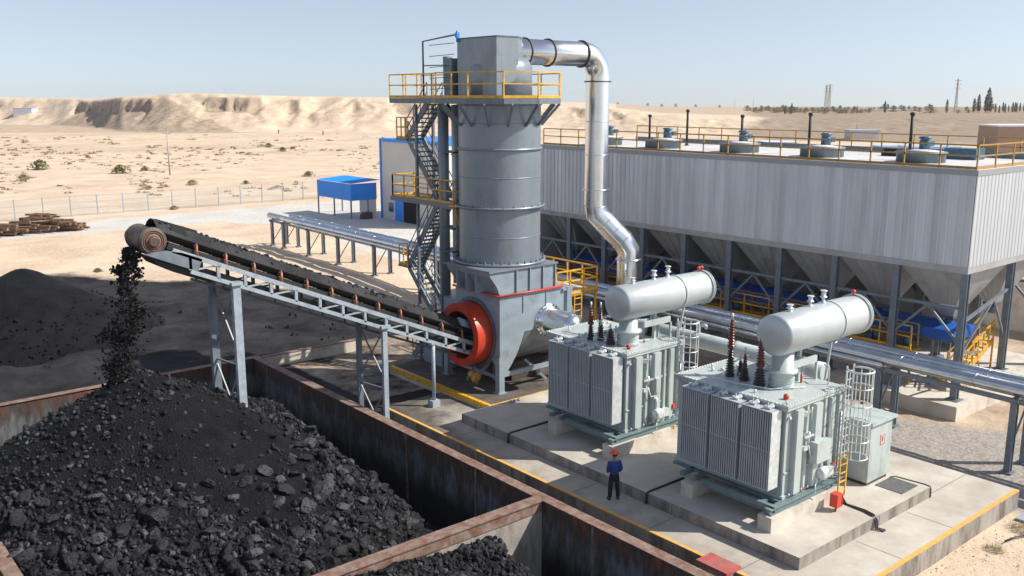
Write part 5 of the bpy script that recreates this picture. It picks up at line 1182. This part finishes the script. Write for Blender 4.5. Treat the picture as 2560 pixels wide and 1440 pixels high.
# gallery under hoppers
b = MB(); b.extr([(42.65, 19, 2.35), (44.8, 19, 2.35), (44.8, 19, 2.85), (43.75, 19, 3.05), (42.65, 19, 2.85)], (0, 27, 0)); ga = b.build('gallery_conveyor', BLUED); tag(ga, 'blue covered conveyor gallery running beneath the hoppers', 'conveyor')
b = MB()
for y in np.arange(20, 46, 3.2): b.box(42.8, y, 0, 42.9, y+.1, 2.2); b.box(44.6, y, 0, 44.7, y+.1, 2.2)
b.build('support', FRAME, ga)
wk = thing('walkway', 'yellow railed walkway under the hopper building', 'walkway', (42.1, 30, 0))
MB().box(41.75, 20.5, 1.72, 42.55, 46, 1.8).build('deck', YEL2, wk); railing(wk, [(41.8, 20.6, 1.8), (41.8, 46, 1.8)], 1.15, YEL, 1.6, .03); railing(wk, [(42.5, 20.6, 1.8), (42.5, 46, 1.8)], 1.15, YEL2, 1.6, .03)
for y in np.arange(20.7, 46, 3.2): MB().bar((42.1, y, 0), (42.1, y, 1.72), .1).build('leg', YEL2, wk)
b = MB()
for y in (21, 22.6, 24.8, 28, 31, 34): b.cyl((42.3, y, 1.8), (42.3, y, 2.3), .16, n=10); b.cbox((42.3, y+.3, 1.95), (.3, .3, .3))
b.build('valve_gear', MOTORB, wk)
gw = thing('access_stair', 'short yellow stair with handrails at the near end of the hopper building', 'staircase', (44.5, 18.8, 0))
b = MB(); 
for yy in (18.6, 19.3): b.bar((42.9, yy, .7), (46.0, yy, 1.95), .06, .2)
for i in range(10): b.cbox((43.1+i*.31, 18.95, .8+i*.125), (.24, .66, .04))
b.build('flight', YEL, gw); railing(gw, [(42.9, 18.6, .75), (46.0, 18.6, 2.0)], 1.0, YEL, .6, .03); railing(gw, [(42.9, 19.3, .75), (46.0, 19.3, 2.0)], 1.0, YEL2, .8, .03)
b = MB()
for i in range(6): b.bar((42.7+i*.5, 18.6, .05), (43.2+i*.45, 19.2, .75+i*.2), .05)
b.bar((42.7, 18.6, 0), (42.9, 18.6, .75), .07); b.bar((46, 18.6, .3), (46, 18.6, 2), .07); b.build('prop', YEL, gw)
b = MB(); b.cyl((43.6, 19.9, 0), (43.6, 19.9, .9), .25, n=16); b.cyl((43.6, 19.9, .9), (43.6, 19.9, 1.1), .1, n=10); tag(b.build('oil_drum', YEL), 'yellow drum standing under the first hopper', 'drum')
o = MB().box(45.7, 17.75, .002, 46.9, 18.9, .6).build('footing_block', CONC); tag(o, 'concrete footing at the second leg of the hopper building end', 'concrete block')
# roof rails and gear
railing(si, [(SX1-.1, SY0+.1, RZ), (SX0+.1, SY0+.1, RZ), (SX0+.1, SY1-.2, RZ)], 1.05, YEL2, 1.7, .03, name='roof_railing')
railing(si, [(SX1-.1, SY0+.1, RZ), (SX1-.1, SY1-.2, RZ)], 1.05, YEL2, 1.9, .03, name='roof_railing')
hl = {22.2: 'nearest', 27.6: 'second', 32.9: 'third', 38.6: 'fourth', 43.6: 'farthest'}
for y, nm in hl.items():
    h = thing('roof_hatch', '%s raised round hatch with blue motor on the white roof' % nm, 'hatch', (44.4, y, RZ), 'motor hatches on the white bunker roof')
    MB().lathe((44.4, y, RZ), [(1.12, 0), (1.12, .42), (1.2, .44), (1.2, .50), (1.0, .52)], 14).build('hatch_drum', HATCH, h)
    MB().lathe((44.4, y, RZ), [(1.05, .52), (.3, .6)], 14).build('hatch_lid', ROOFW, h)
    b = MB(); b.lathe((44.9, y+.1, RZ+.56), [(.26, 0), (.26, .45), (.2, .5), (.3, .55), (.3, .62), (.12, .66)], 16); b.cbox((45.4, y+.1, RZ+.85), (.35, .3, .25)); b.build('motor', MOTORB, h)
for (x, y, h_, lab) in ((45.6, 23.4, 1.75, 'nearest black vent pipe on the white roof'), (45.8, 29.3, 1.65, 'second black vent pipe from the near roof end'), (46.6, 34.4, 1.45, 'third black vent pipe, with slight lean'), (47.6, 39.4, 1.7, 'fourth black vent pipe'), (46.8, 41.9, 1.35, 'farthest and shortest black vent pipe')):
    b = MB(); b.cyl((x, y, RZ), (x+.03, y+.02, RZ+h_+.5), .075, n=12); b.lathe((x+.03, y+.02, RZ+h_+.42), [(.075, 0), (.12, .02), (.12, .14), (.07, .18)], 12); b.lathe((x, y, RZ), [(.2, 0), (.12, .06), (.08, .1)], 12)
    tag(b.build('vent_pipe', FLUE), lab, 'vent pipe', 'black vent pipes on the bunker roof')
b = MB(); b.box(47.6, 21, RZ+.001, 48.6, 22.6, RZ+.55); tag(b.build('roof_unit', MOTORB), 'small blue unit on the near right of the bunker roof', 'roof unit')
b = MB(); b.box(47.4, 25.0, RZ+.001, 48.3, 25.9, RZ+.3); b.box(47.5, 25.1, RZ+.3, 48.2, 25.8, RZ+.4); tag(b.build('roof_unit', FLUE), 'low dark unit behind the hatches on the roof', 'roof unit')

# retaining wall right of the building
b = MB(); b.box(60, 8, -1.2, 60.5, 44, 2.2); b.box(59.9, 8, 2.2, 60.6, 44, 2.45)
for y in range(9, 44, 4): b.box(59.94, y, -1.1, 60, y+.06, 2.2)
tag(b.build('retaining_wall', CONC), 'long pale concrete wall behind the hopper building at right', 'wall')

# ------------------------------------------------------------------ pipe rack
pr = thing('pipe_rack', 'low steel rack carrying long silver pipes across the yard', 'pipe rack', (37.5, 45, -.7))
def rx(y): return 36.35+.024*(y-13.6)
bents = [8.0, 13.65, 19.2, 25, 31, 37, 43, 49, 55, 61.7, 67.6, 73, 78, 80.4]
for y in bents:
    for dx in (0, 1.45):
        x = rx(y)+dx; zb = float(terr(x, y))-.2
        b = MB(); b.ibeam((x, y, zb), (x, y, 2.15), .24); b.box(x-.22, y-.22, zb, x+.22, y+.22, zb+.28); b.build('post', FRAME, pr)
    b = MB(); b.bar((rx(y)-.25, y, 2.25), (rx(y)+1.75, y, 2.25), .18, .2); b.bar((rx(y)+.1, y, .4), (rx(y)+1.35, y, 2.1), .06); b.build('cross_beam', FRAME, pr)
b = MB()
for dx in (0, 1.45):
    for y0, y1 in zip(bents[:-1], bents[1:]): b.bar((rx(y0)+dx, y0+.15, 2.22), (rx(y1)+dx, y1-.15, 2.22), .12, .18)
b.build('side_beam', FRAME, pr)
pl = [(.08, .27, 2.66, 'near front', 8, 81), (1.30, .25, 2.64, 'rearmost', 8, 79), (.70, .15, 2.52, 'middle', 8, 79.5), (1.0, .06, 2.42, 'thin', 8, 80), (-.28, .10, 2.45, 'side', 19, 75)]
for dx, r_, z, lab, y0, y1 in pl:
    ys_ = np.linspace(y0, y1, 20); b = MB(); b.tube([(rx(y)+dx, y, z) for y in ys_], r_, 20 if r_ > .2 else 10)
    o = b.build('clad_pipe', GALVD, loc=(rx(45)+dx, 45, 2.3)); tag(o, {'near front': 'thick silver pipe nearest the viewer on the rack', 'rearmost': 'thick silver pipe on the far side of the rack', 'middle': 'medium silver pipe between the two thick ones', 'thin': 'thinnest silver pipe on the rack', 'side': 'slim silver pipe hung along the near side of the rack'}[lab], 'pipe', 'silver pipes on the yard rack')
    if r_ > .14:
        c = MB()
        for y in np.arange(y0+1, y1-1, 3.1): c.lathe((rx(y)+dx, y, z), [(r_, -.03), (r_+.012, -.03), (r_+.012, .03), (r_, .03)], 20, (.024, 1, 0), caps=False)
        c.build('cladding_band', GALVD, o)
# teal grey pipe behind the transformers
b = MB(); b.tube([(31.0, 18.5, 3.3), (31.0, 27.5, 3.3), (31.1, 28.4, 3.2), (31.6, 28.8, 3.0), (33, 29, 2.8)], .34, 24); tp = b.build('oil_duct', TGREY, loc=(31, 23, 0)); tag(tp, 'thick grey green pipe running behind both transformers', 'pipe')
b = MB()
for y in (19.5, 22.6, 25.6): b.lathe((31, y, 3.3), [(.34, -.04), (.38, -.04), (.38, .04), (.34, .04)], 24, (0, 1, 0), caps=False)
b.build('band', TDARK, tp)
for y in (18.8, 22.2, 26.2):
    b = MB(); b.bar((31, y, 0), (31, y, 2.98), .16); b.bar((31, y, .6), (31, y+.8, 2.6), .05); b.build('support_post', FENCEP, tp)
b = MB(); b.tube([(31.0, 24.6, 3.6), (31.0, 24.6, 3.95), (30.9, 24.2, 4.05), (30.6, 23.9, 4.05)], .08, 10); b.build('elbow_valve', WHITEF, tp)

# ------------------------------------------------------------------ background buildings
wb = thing('warehouse', 'pale warehouse with bright blue trim and a dark doorway', 'building', (62, 84, -.1))
MB().box(56.5, 79.0, -.6, 66, 90.85, 8.6).build('wall', CREAM, wb)
b = MB(); b.box(56.38, 78.9, 8.6, 66.1, 90.95, 8.95); b.box(56.38, 90.7, -.4, 56.5, 90.97, 8.6); b.build('trim', BLUE, wb)
b = MB(); b.box(56.40, 84.9, -.4, 56.5, 88.0, 2.95); b.box(56.36, 83.2, 2.95, 56.5, 88.0, 3.15); b.build('door_panel', BLUE, wb)
MB().box(56.42, 83.3, -.4, 56.5, 86.3, 2.94).build('doorway', DARK, wb) if False else None
b = MB(); b.box(56.39, 83.3, -.38, 56.43, 86.25, 2.9); b.build('doorway', DARK, wb)
b = MB(); b.box(56.41, 88.45, .8, 56.5, 89.35, 1.85); wf = b.build('window_frame', BLUE, wb); b = MB(); b.box(56.395, 88.5, .86, 56.405, 89.3, 1.8); b.build('glass', GLASS, wf)
cn = thing('canopy_shed', 'open sided shed with blue corrugated roof in front of the warehouse', 'shed', (55, 95, -.1))
def ribbed(p, q, z0a, z1a, nrm, nm):
    b = MB(); p = Vector(p); q = Vector(q); L = (q-p).length; d = (q-p)/L; n = Vector(nrm); k = int(L/.25); vs = []
    for i in range(k*2+1): vs.append(p+d*(L*i/(2*k))+n*(.035*(i % 2)))
    b.add([(c.x, c.y, z0a) for c in vs]+[(c.x, c.y, z1a) for c in vs], [(i, i+1, len(vs)+i+1, len(vs)+i) for i in range(len(vs)-1)]); b.build(nm, BLUE, cn)
ribbed((53.05, 99.7), (53.05, 91.9), 2.0, 3.9, (-1, 0), 'side_panel'); ribbed((53.05, 91.9), (56.45, 91.9), 2.0, 3.9, (0, -1), 'side_panel')
b = MB()
k = 30
vs = [(53.0+(56.45-53.0)*0, 91.8+8.0*i/(2*k), 3.93+.035*(i % 2)) for i in range(2*k+1)]
b.add(vs+[(56.9, y, z+.25) for _, y, z in vs], [(i, i+1, len(vs)+i+1, len(vs)+i) for i in range(len(vs)-1)]); b.build('roof', BLUE, cn)
for x, y in ((53.1, 92.0), (53.1, 95.8), (53.1, 99.6), (55.3, 92.0), (56.3, 99.6), (53.3, 92.3)): MB().bar((x, y, -.3), (x, y, 2.1), .13).build('post', FRAME, cn)
MB().box(55.1, 91.98, -.3, 56.4, 93.5, 2.0).build('inner_wall', CREAM, cn)
b = MB(); b.cbox((54.8, 91.4, .25), (1.0, .8, .8)); b.cbox((54.2, 91.3, .2), (.5, .5, .6)); tag(b.build('scrap_bin', BAND), 'dark scrap bin standing by the shed', 'bin')

def box_at(u, D, w, dep, z0, z1, name, label, mat, roof, cat='building', ridge=0):
    X, Y = to_world(u, D); X = float(X); Y = float(Y); t = thing(name, label, cat, (X, Y, z0)); b = MB()
    s = Rv*w/2; f = Vector((math.sin(AZ), math.cos(AZ), 0))*dep; c = Vector((X, Y, 0))
    P = [c-s, c+s, c+s+f, c-s+f]; b.prism([(p.x, p.y) for p in P], z0, z1); b.build('wall', mat, t)
    b = MB(); s2 = Rv*(w/2+.3); P = [c-s2-f*.03, c+s2-f*.03, c+s2+f*1.03, c-s2+f*1.03]; b.prism([(p.x, p.y) for p in P], z1, z1+.35); b.build('roof', roof, t); return t
WHITER = pmat('white_roof', (.7, .74, .8), .5); LBLUE = pmat('pale_blue_roof', (.35, .5, .68), .5); BRW = pmat('mud_wall', (.33, .24, .18), .9)
box_at(2588, 230, 16, 10, -1, 6.3, 'mud_building', 'brown block building with white roof at the right edge', BRW, WHITER)
box_at(2352, 150, 7.5, 5, -1, 5.3, 'blue_shed', 'blue walled shed beyond the bunker roof', BLUED, LBLUE)
box_at(2262, 165, 6, 5, -1, 4.6, 'white_shed', 'small pale shed left of the blue shed', CREAM, LBLUE)
box_at(2170, 300, 9, 6, -1, 2.6, 'blue_roof_shed', 'low shed with pale blue roof out on the desert flat', CREAM, LBLUE)
box_at(1960, 190, 6, 5, -1, 4.2, 'pale_hut', 'low pale hut just beyond the bunker railing', LBLUE, WHITER)
zz = float(hill(np.array([52.]), np.array([480.]))[0][0])
box_at(52, 480, 9.5, 6, zz-1, zz+3.6, 'desert_hut', 'small pale blue hut at the foot of the left bluff', WHITER, LBLUE)
box_at(2250, 600, 32, 8, 1, 4.6, 'long_roof_shed', 'long low shed with white roof among the far trees', CREAM, WHITER)

# fence
fn = thing('chain_link_fence', 'long chain link fence on blue grey posts beside the road', 'fence', (30, 115.5, -.1))
fx = [23.6+2.93*i for i in range(-9, 14)]; fx = [x for x in fx if x > -5]
for i, x in enumerate(fx):
    y = 115.6-.02*x; b = MB(); b.bar((x, y, -.4), (x, y, 2.3), .10); b.build('post', FENCEP, fn)
b = MB(); 
for z in (2.2, 1.5, .8, .15): b.bar((fx[0], 115.5, z), (fx[-1], 114.4, z), .022)
b.build('line_wire', FENCEP, fn)
mm, n, l, bb = new_mat('chain_link_mesh'); bb.inputs['Base Color'].default_value = (.4, .42, .44, 1)
tr = n.new('ShaderNodeBsdfTransparent'); mx = n.new('ShaderNodeMixShader'); g = n.new('ShaderNodeNewGeometry'); mp = n.new('ShaderNodeMapping'); mp.inputs['Rotation'].default_value = (0, PI/4, 0); mp.inputs['Scale'].default_value = (14, 14, 14)
ck = n.new('ShaderNodeTexBrick'); ck.offset = 0; ck.inputs['Scale'].default_value = 1; ck.inputs['Mortar Size'].default_value = .02; ck.inputs['Brick Width'].default_value = 1; ck.inputs['Row Height'].default_value = 1
mx.inputs[0].default_value = .2; l.new(tr.outputs[0], mx.inputs[1]); l.new(bb.outputs[0], mx.inputs[2]); l.new(mx.outputs[0], n['Material Output'].inputs[0])
b = MB(); b.add([(fx[0], 115.5, 0), (fx[-1], 114.4, 0), (fx[-1], 114.4, 2.2), (fx[0], 115.5, 2.2)], [(0, 1, 2, 3)]); b.build('wire_mesh', mm, fn)

# poles
def upole(x, y, h, label, arms=1):
    z = float(terr(x, y)); t = thing('utility_pole', label, 'pole', (x, y, z)); MB().cyl((x, y, z-.3), (x, y, z+h), .15, .09, n=10).build('pole', POLE, t)
    if arms:
        b = MB(); b.bar((x-.7*Rv.x, y-.7*Rv.y, z+h-.4), (x+.7*Rv.x, y+.7*Rv.y, z+h-.4), .08)
        for q in (-.6, 0, .6): b.cyl((x+q*Rv.x, y+q*Rv.y, z+h-.38), (x+q*Rv.x, y+q*Rv.y, z+h-.1), .05, n=6)
        b.build('cross_arm', POLE, t)
upole(59.2, 165.2, 7.7, 'lone thin concrete pole standing on the sand beyond the fence')
for u, D, h, lab in ((1838, 900, 9, 'left of two thin poles by the far trees'), (1884, 800, 9, 'right of two thin poles by the far trees'), (2148, 330, 7, 'thin pole on the sandy slope behind the bunker roof'), (2400, 175, 5, 'short pole beside the blue shed')):
    X, Y = to_world(u, D); upole(float(X), float(Y), h, lab, 0)
def lattice(u, D, h, w, lab):
    X, Y = to_world(u, D); X = float(X); Y = float(Y); z = float(terr(X, Y)); t = thing('lattice_mast', lab, 'mast', (X, Y, z)); b = MB(); n = 9
    for sx in (-1, 1):
        for sy in (-1, 1): b.bar((X+sx*w, Y+sy*w, z), (X+sx*w*.3, Y+sy*w*.3, z+h), .22)
    for i in range(n):
        a = i/n; c = (i+1)/n; wa = w*(1-.7*a); wc = w*(1-.7*c)
        for sy in (-1, 1): b.bar((X-wa, Y+sy*wa, z+h*a), (X+wc, Y+sy*wc, z+h*c), .14); b.bar((X+wa, Y+sy*wa, z+h*a), (X-wc, Y+sy*wc, z+h*c), .14)
    b.build('lattice', POLE, t)
    b = MB()
    for f in (.72, .84, .95): b.bar((X-Rv.x*2.2, Y-Rv.y*2.2, z+h*f), (X+Rv.x*2.2, Y+Rv.y*2.2, z+h*f), .2)
    b.build('cross_arm', POLE, t)
lattice(2066, 700, 18, .9, 'left of the twin lattice masts on the skyline'); lattice(2074, 720, 18.8, .9, 'right of the twin lattice masts on the skyline'); lattice(2392, 560, 19, .6, 'slim lattice mast by the poplars at the right')

# timber heap
r = random.Random(5); 
for i in range(120):
    u_ = r.random(); X = 17.2+10*u_; Y = 103.4+.1*X/10+r.uniform(-1.3, 1.1); layer = r.random()*(1 if X < 19 else 1)*max(.1, 1-abs(X-23.6)/3.2 if X > 20.5 else .4)
    z = .05+1.95*layer**.8+r.uniform(0, .1); L = r.uniform(1.3, 2.6); a = r.uniform(-.25, .25)
    b = MB(); w_ = r.uniform(.22, .42); d_ = Rv*L/2*math.cos(a)+Vector((math.sin(AZ), math.cos(AZ), 0))*L/2*math.sin(a)
    b.bar(Vector((X, Y, z))-d_, Vector((X, Y, z+r.uniform(-.1, .1)))+d_, w_, w_*r.uniform(.5, .9)); o = b.build('timber_baulk', WOOD); tag(o, 'weathered brown baulk in the timber heap beside the road', 'timber', 'baulks in the roadside timber heap')

# ------------------------------------------------------------------ vegetation
def tuft_mesh(name, n, w, h, mat, seed, leaf=.3, shape='bush'):
    r = np.random.default_rng(seed); VV = []; FF = []
    for i in range(n):
        a = r.uniform(0, 2*PI); 
        if shape == 'bush': q = r.random()**.5; z = h*r.random()**.8; rad = w*q*math.sqrt(max(.05, 1-(z/h)**2))*(.75+.35*math.sin(3*a+seed))
        elif shape == 'poplar': z = h*(.12+.88*r.random()); f = z/h; rad = w*math.sin(PI*min(1, f*.9+.1))**.7*r.random()**.5
        else:
            z = h*(.04+.96*r.random()**1.1); f = z/h; rad = w*math.sqrt(max(.03, 1-f**2.2))*r.random()**.45*(.75+.35*math.sin(2*a+seed)+.2*math.sin(5*z))
        c = np.array([math.cos(a)*rad, math.sin(a)*rad, z]); d1 = r.normal(size=3); d1 /= np.linalg.norm(d1); d2 = np.cross(d1, r.normal(size=3)); d2 /= np.linalg.norm(d2); s = leaf*r.uniform(.5, 1.2)
        k = len(VV); VV += [c-d1*s, c+d2*s*.5, c+d1*s, c-d2*s*.5]; FF.append((k, k+1, k+2, k+3))
    me = bpy.data.meshes.new(name); me.from_pydata([tuple(v) for v in VV], [], FF); me.materials.append(mat); return me
bush_me = [tuft_mesh('bush', 420, 1.0, .95, m_, s_, .14) for m_, s_ in ((SCRUBG, 1), (SCRUB, 2), (SCRUB, 3))]
bl = [(82, 425, 2.0, 0, 'roundest olive bush in the sand at the far left'), (284, 433, 1.7, 0, 'dark olive bush left of the lone pole'), (347, 427, 1.0, 0, 'small flat bush close to the lone pole'), (38, 450, 1.1, 1, 'low ochre bush at the left edge behind the fence'), (157, 412, .6, 1, 'small tan bush right of the roundest bush'), (465, 462, .9, 1, 'dry orange tinted bush just beyond the fence'), (762, 440, 1.05, 0, 'bush beyond the fence near the blue shed'), (602, 460, .7, 0, 'small dark bush beyond the middle of the fence'), (700, 378, 1.2, 0, 'wide olive bush halfway to the bluffs'), (205, 393, .7, 1, 'small bush above and left of the dark olive bush'), (358, 397, .6, 1, 'brown scrub above the small flat bush'), (725, 372, .9, 1, 'tan bush beside the wide olive bush'), (205, 688, .42, 0, 'single green tuft near the yard coal cone'), (665, 352+13, 1.2, 1, 'dry bush far out towards the bluffs'), (415, 525, .6, 1, 'dry tuft at the foot of the fence')]
for u, ypx, s, k, lab in bl:
    D = 13.7*2372/(ypx-240); X, Y = to_world(u, D/ (1+.0)); X = float(X); Y = float(Y); o = bpy.data.objects.new('desert_bush', bush_me[k]); COL.objects.link(o); o.location = (X, Y, float(terr(X, Y))-.1); o.scale = (s*1.15, s*1.15, s); o.rotation_euler = (0, 0, u); tag(o, lab, 'bush', 'bushes scattered on the sand')
def scrub():
    r = np.random.default_rng(8); VV = []; FF = []; k = 0
    for i in range(1200):
        u = r.uniform(-60, 1180); D = 13.7*2372/(r.uniform(338, 480)**1.0-240)*r.uniform(.95, 1.05)
        if D < 125: continue
        if fbm(np.array([u/90]), np.array([D/40]), 4, 2)[0] < .45: continue
        X, Y = to_world(u, D); 
        if Y < 120: continue
        z = float(terr(X, Y)); s = r.uniform(.14, .46)*(1+.6*(D > 220))
        for _ in range(26):
            a = r.uniform(0, 6.28); q = r.random()**.5; c = np.array([X+math.cos(a)*q*s*1.5, Y+math.sin(a)*q*s*1.5, z+s*.7*r.random()*(1-q*.6)]); d1 = r.normal(size=3)*s*.26; d2 = r.normal(size=3)*s*.16
            VV += [c-d1, c+d2, c+d1, c-d2]; FF.append((k, k+1, k+2, k+3)); k += 4
    o = np_mesh('scrub', np.array(VV), np.array(FF), SCRUB, (100, 250, 0)); tag(o, 'low dry scrub dotted over the desert flat', 'scrub', kind='stuff')
    # near weeds at the right edge
    VV = []; FF = []; k = 0
    for (X0, Y0, n_, rr) in ((31.8, 11.3, 260, .45), (29.6, 11.2, 160, .3), (26.2, 11.2, 140, .25), (35.8, 10.6, 80, .3), (35, 15.5, 60, .4), (42, 15.4, 120, .6), (33.9, 12.6, 100, .3)):
        zg = float(base_z(np.array(X0), np.array(Y0)))
        for _ in range(n_):
            a = r.uniform(0, 6.28); q = rr*r.random()**.5; c = np.array([X0+math.cos(a)*q, Y0+math.sin(a)*q, zg]); t_ = r.normal(size=3)*.05; h = r.uniform(.06, .2)
            VV += [c-[.012, 0, 0], c+[.012, 0, 0], c+t_+[0.004, 0, h], c+t_+[-.004, 0, h]]; FF.append((k, k+1, k+2, k+3)); k += 4
    o = np_mesh('weeds', np.array(VV), np.array(FF), SCRUBG, (31, 11, -.7)); tag(o, 'yellow green weeds along the foot of the platform', 'weeds', kind='stuff')
scrub()
def gravel():
    r = np.random.default_rng(18); n = 9000; X = r.uniform(24, 44, n); Y = r.uniform(5, 18, n); k = ((Y < 12) | (X > 33.5)) & (X < 41+.0*Y); X = X[k]; Y = Y[k]
    Z = base_z(X, Y)-.01+.10*(fbm(X/6, Y/6, 2, 3)-.5); s = .012+.035*r.random(len(X))**2.5
    o = rocks_mesh('gravel', np.stack([X, Y, Z], -1), s, pmat('gravel_stone', (.36, .33, .30), .9, 0, .4, 9), rock_protos(5, 0, 9)[0], ico(0)[1], 3, (34, 12, -.7)); tag(o, 'loose grey gravel beside the platform', 'gravel', kind='stuff')
gravel()
b = MB(); b.box(32.3, 10.9, -.66, 33.6, 11.7, -.6); tag(b.build('cover_plate', FENCEP), 'blue grey steel plate lying on the ground at the right edge', 'plate')
b = MB(); b.tube([(30.3, 11.2, -.62), (30.9, 11.1, -.62), (31.4, 10.9, -.64)], .03, 6); tag(b.build('loose_pipe', CABLE), 'short black pipe lying in the gravel', 'pipe')

tree_me = [tuft_mesh('tree', 620, 2.8, 5.0, LEAF, 21, .30, 'round'), tuft_mesh('tree', 620, 3.4, 4.0, LEAFY, 22, .30, 'round'), tuft_mesh('tree', 560, 1.0, 8.5, LEAF, 23, .36, 'poplar'), tuft_mesh('tree', 500, .8, 7.5, LEAFY, 24, .34, 'poplar')]
trunk_me = bpy.data.meshes.new('trunk'); _b = MB(); _b.cyl((0, 0, -.5), (0, 0, 3), .16, .07, n=7); trunk_me.from_pydata(_b.v, [], _b.f); trunk_me.materials.append(BARK)
kinds = {0: ('dark round crowned tree', 'desert_tree'), 1: ('yellowing round crowned tree', 'desert_tree'), 2: ('dark slender poplar', 'poplar_tree'), 3: ('yellowing slender poplar', 'poplar_tree')}
r = random.Random(3); tl = []
for u in range(1872, 2190, 6): tl.append((u+r.uniform(-4, 4), r.uniform(520, 660), r.choice([0, 1, 1]), r.uniform(.5, .95)*(1 if u < 2110 else .8)))
for u in (2205, 2212, 2222, 2236, 2240, 2255, 2262, 2275, 2290, 2302, 2318, 2326, 2334, 2420, 2450, 2485): tl.append((u, r.uniform(560, 700), r.choice([0, 1]), r.uniform(.5, .85)))
for u, k, s in ((1965, 2, .5), (1981, 2, .75), (2145, 3, .6), (2215, 2, .8), (2330, 1, 1.1), (2370, 3, 1.0), (2438, 2, .95), (2449, 2, 1.2), (2467, 3, 1.3), (2473, 2, 1.6), (2480, 3, 1.15), (2492, 3, .7), (2400, 1, .5), (2425, 1, .45)): tl.append((u, 520, k, s))
for u in range(2500, 2600, 8): tl.append((u+r.uniform(-3, 3), r.uniform(500, 560), r.choice([2, 3]), r.uniform(.5, .85)))
for u in (1545, 1620, 1655, 1690, 1740, 1800): tl.append((u, 950, 0, r.uniform(.5, .7)))
for u, D, k, s in tl:
    X, Y = to_world(u, D); X = float(X); Y = float(Y); z = float(terr(X, Y))
    t = thing(kinds[k][1], '%s in the far row on the horizon at right' % kinds[k][0], 'tree', (X, Y, z-.2), 'distant %ss on the horizon' % kinds[k][0]); t.scale = (s, s, s); t.rotation_euler = (0, 0, u)
    for nm, me in (('crown', tree_me[k]), ('trunk', trunk_me)):
        o = bpy.data.objects.new(nm, me); COL.objects.link(o); o.parent = t
# two tiny figures in front of the bluffs
for u, D, lab in ((692, 345, 'left of two tiny people standing before the bluffs'), (804, 335, 'right of two tiny people before the bluffs, in red')):
    X, Y = to_world(u, D); X = float(X); Y = float(Y); worker((X, Y, float(terr(X, Y))), 1.5, lab, REDF if u > 700 else BAND, BLACK, False, 1.0)
hz = MB().box(-400, -300, -45, 2400, 2500, 30).build('haze', DARK); tag(hz, 'thin dusty air over the whole desert', kind='stuff')
hm = bpy.data.materials.new('haze_air'); hm.use_nodes = True; hn = hm.node_tree.nodes; hn.remove(hn['Principled BSDF']); pv = hn.new('ShaderNodeVolumePrincipled')
pv.inputs['Color'].default_value = (.90, .90, .92, 1); pv.inputs['Density'].default_value = .00011; pv.inputs['Anisotropy'].default_value = .2
hm.node_tree.links.new(pv.outputs[0], hn['Material Output'].inputs['Volume']); hz.data.materials.clear(); hz.data.materials.append(hm); hz.display_type = 'WIRE'
print('objects', len(bpy.data.objects))
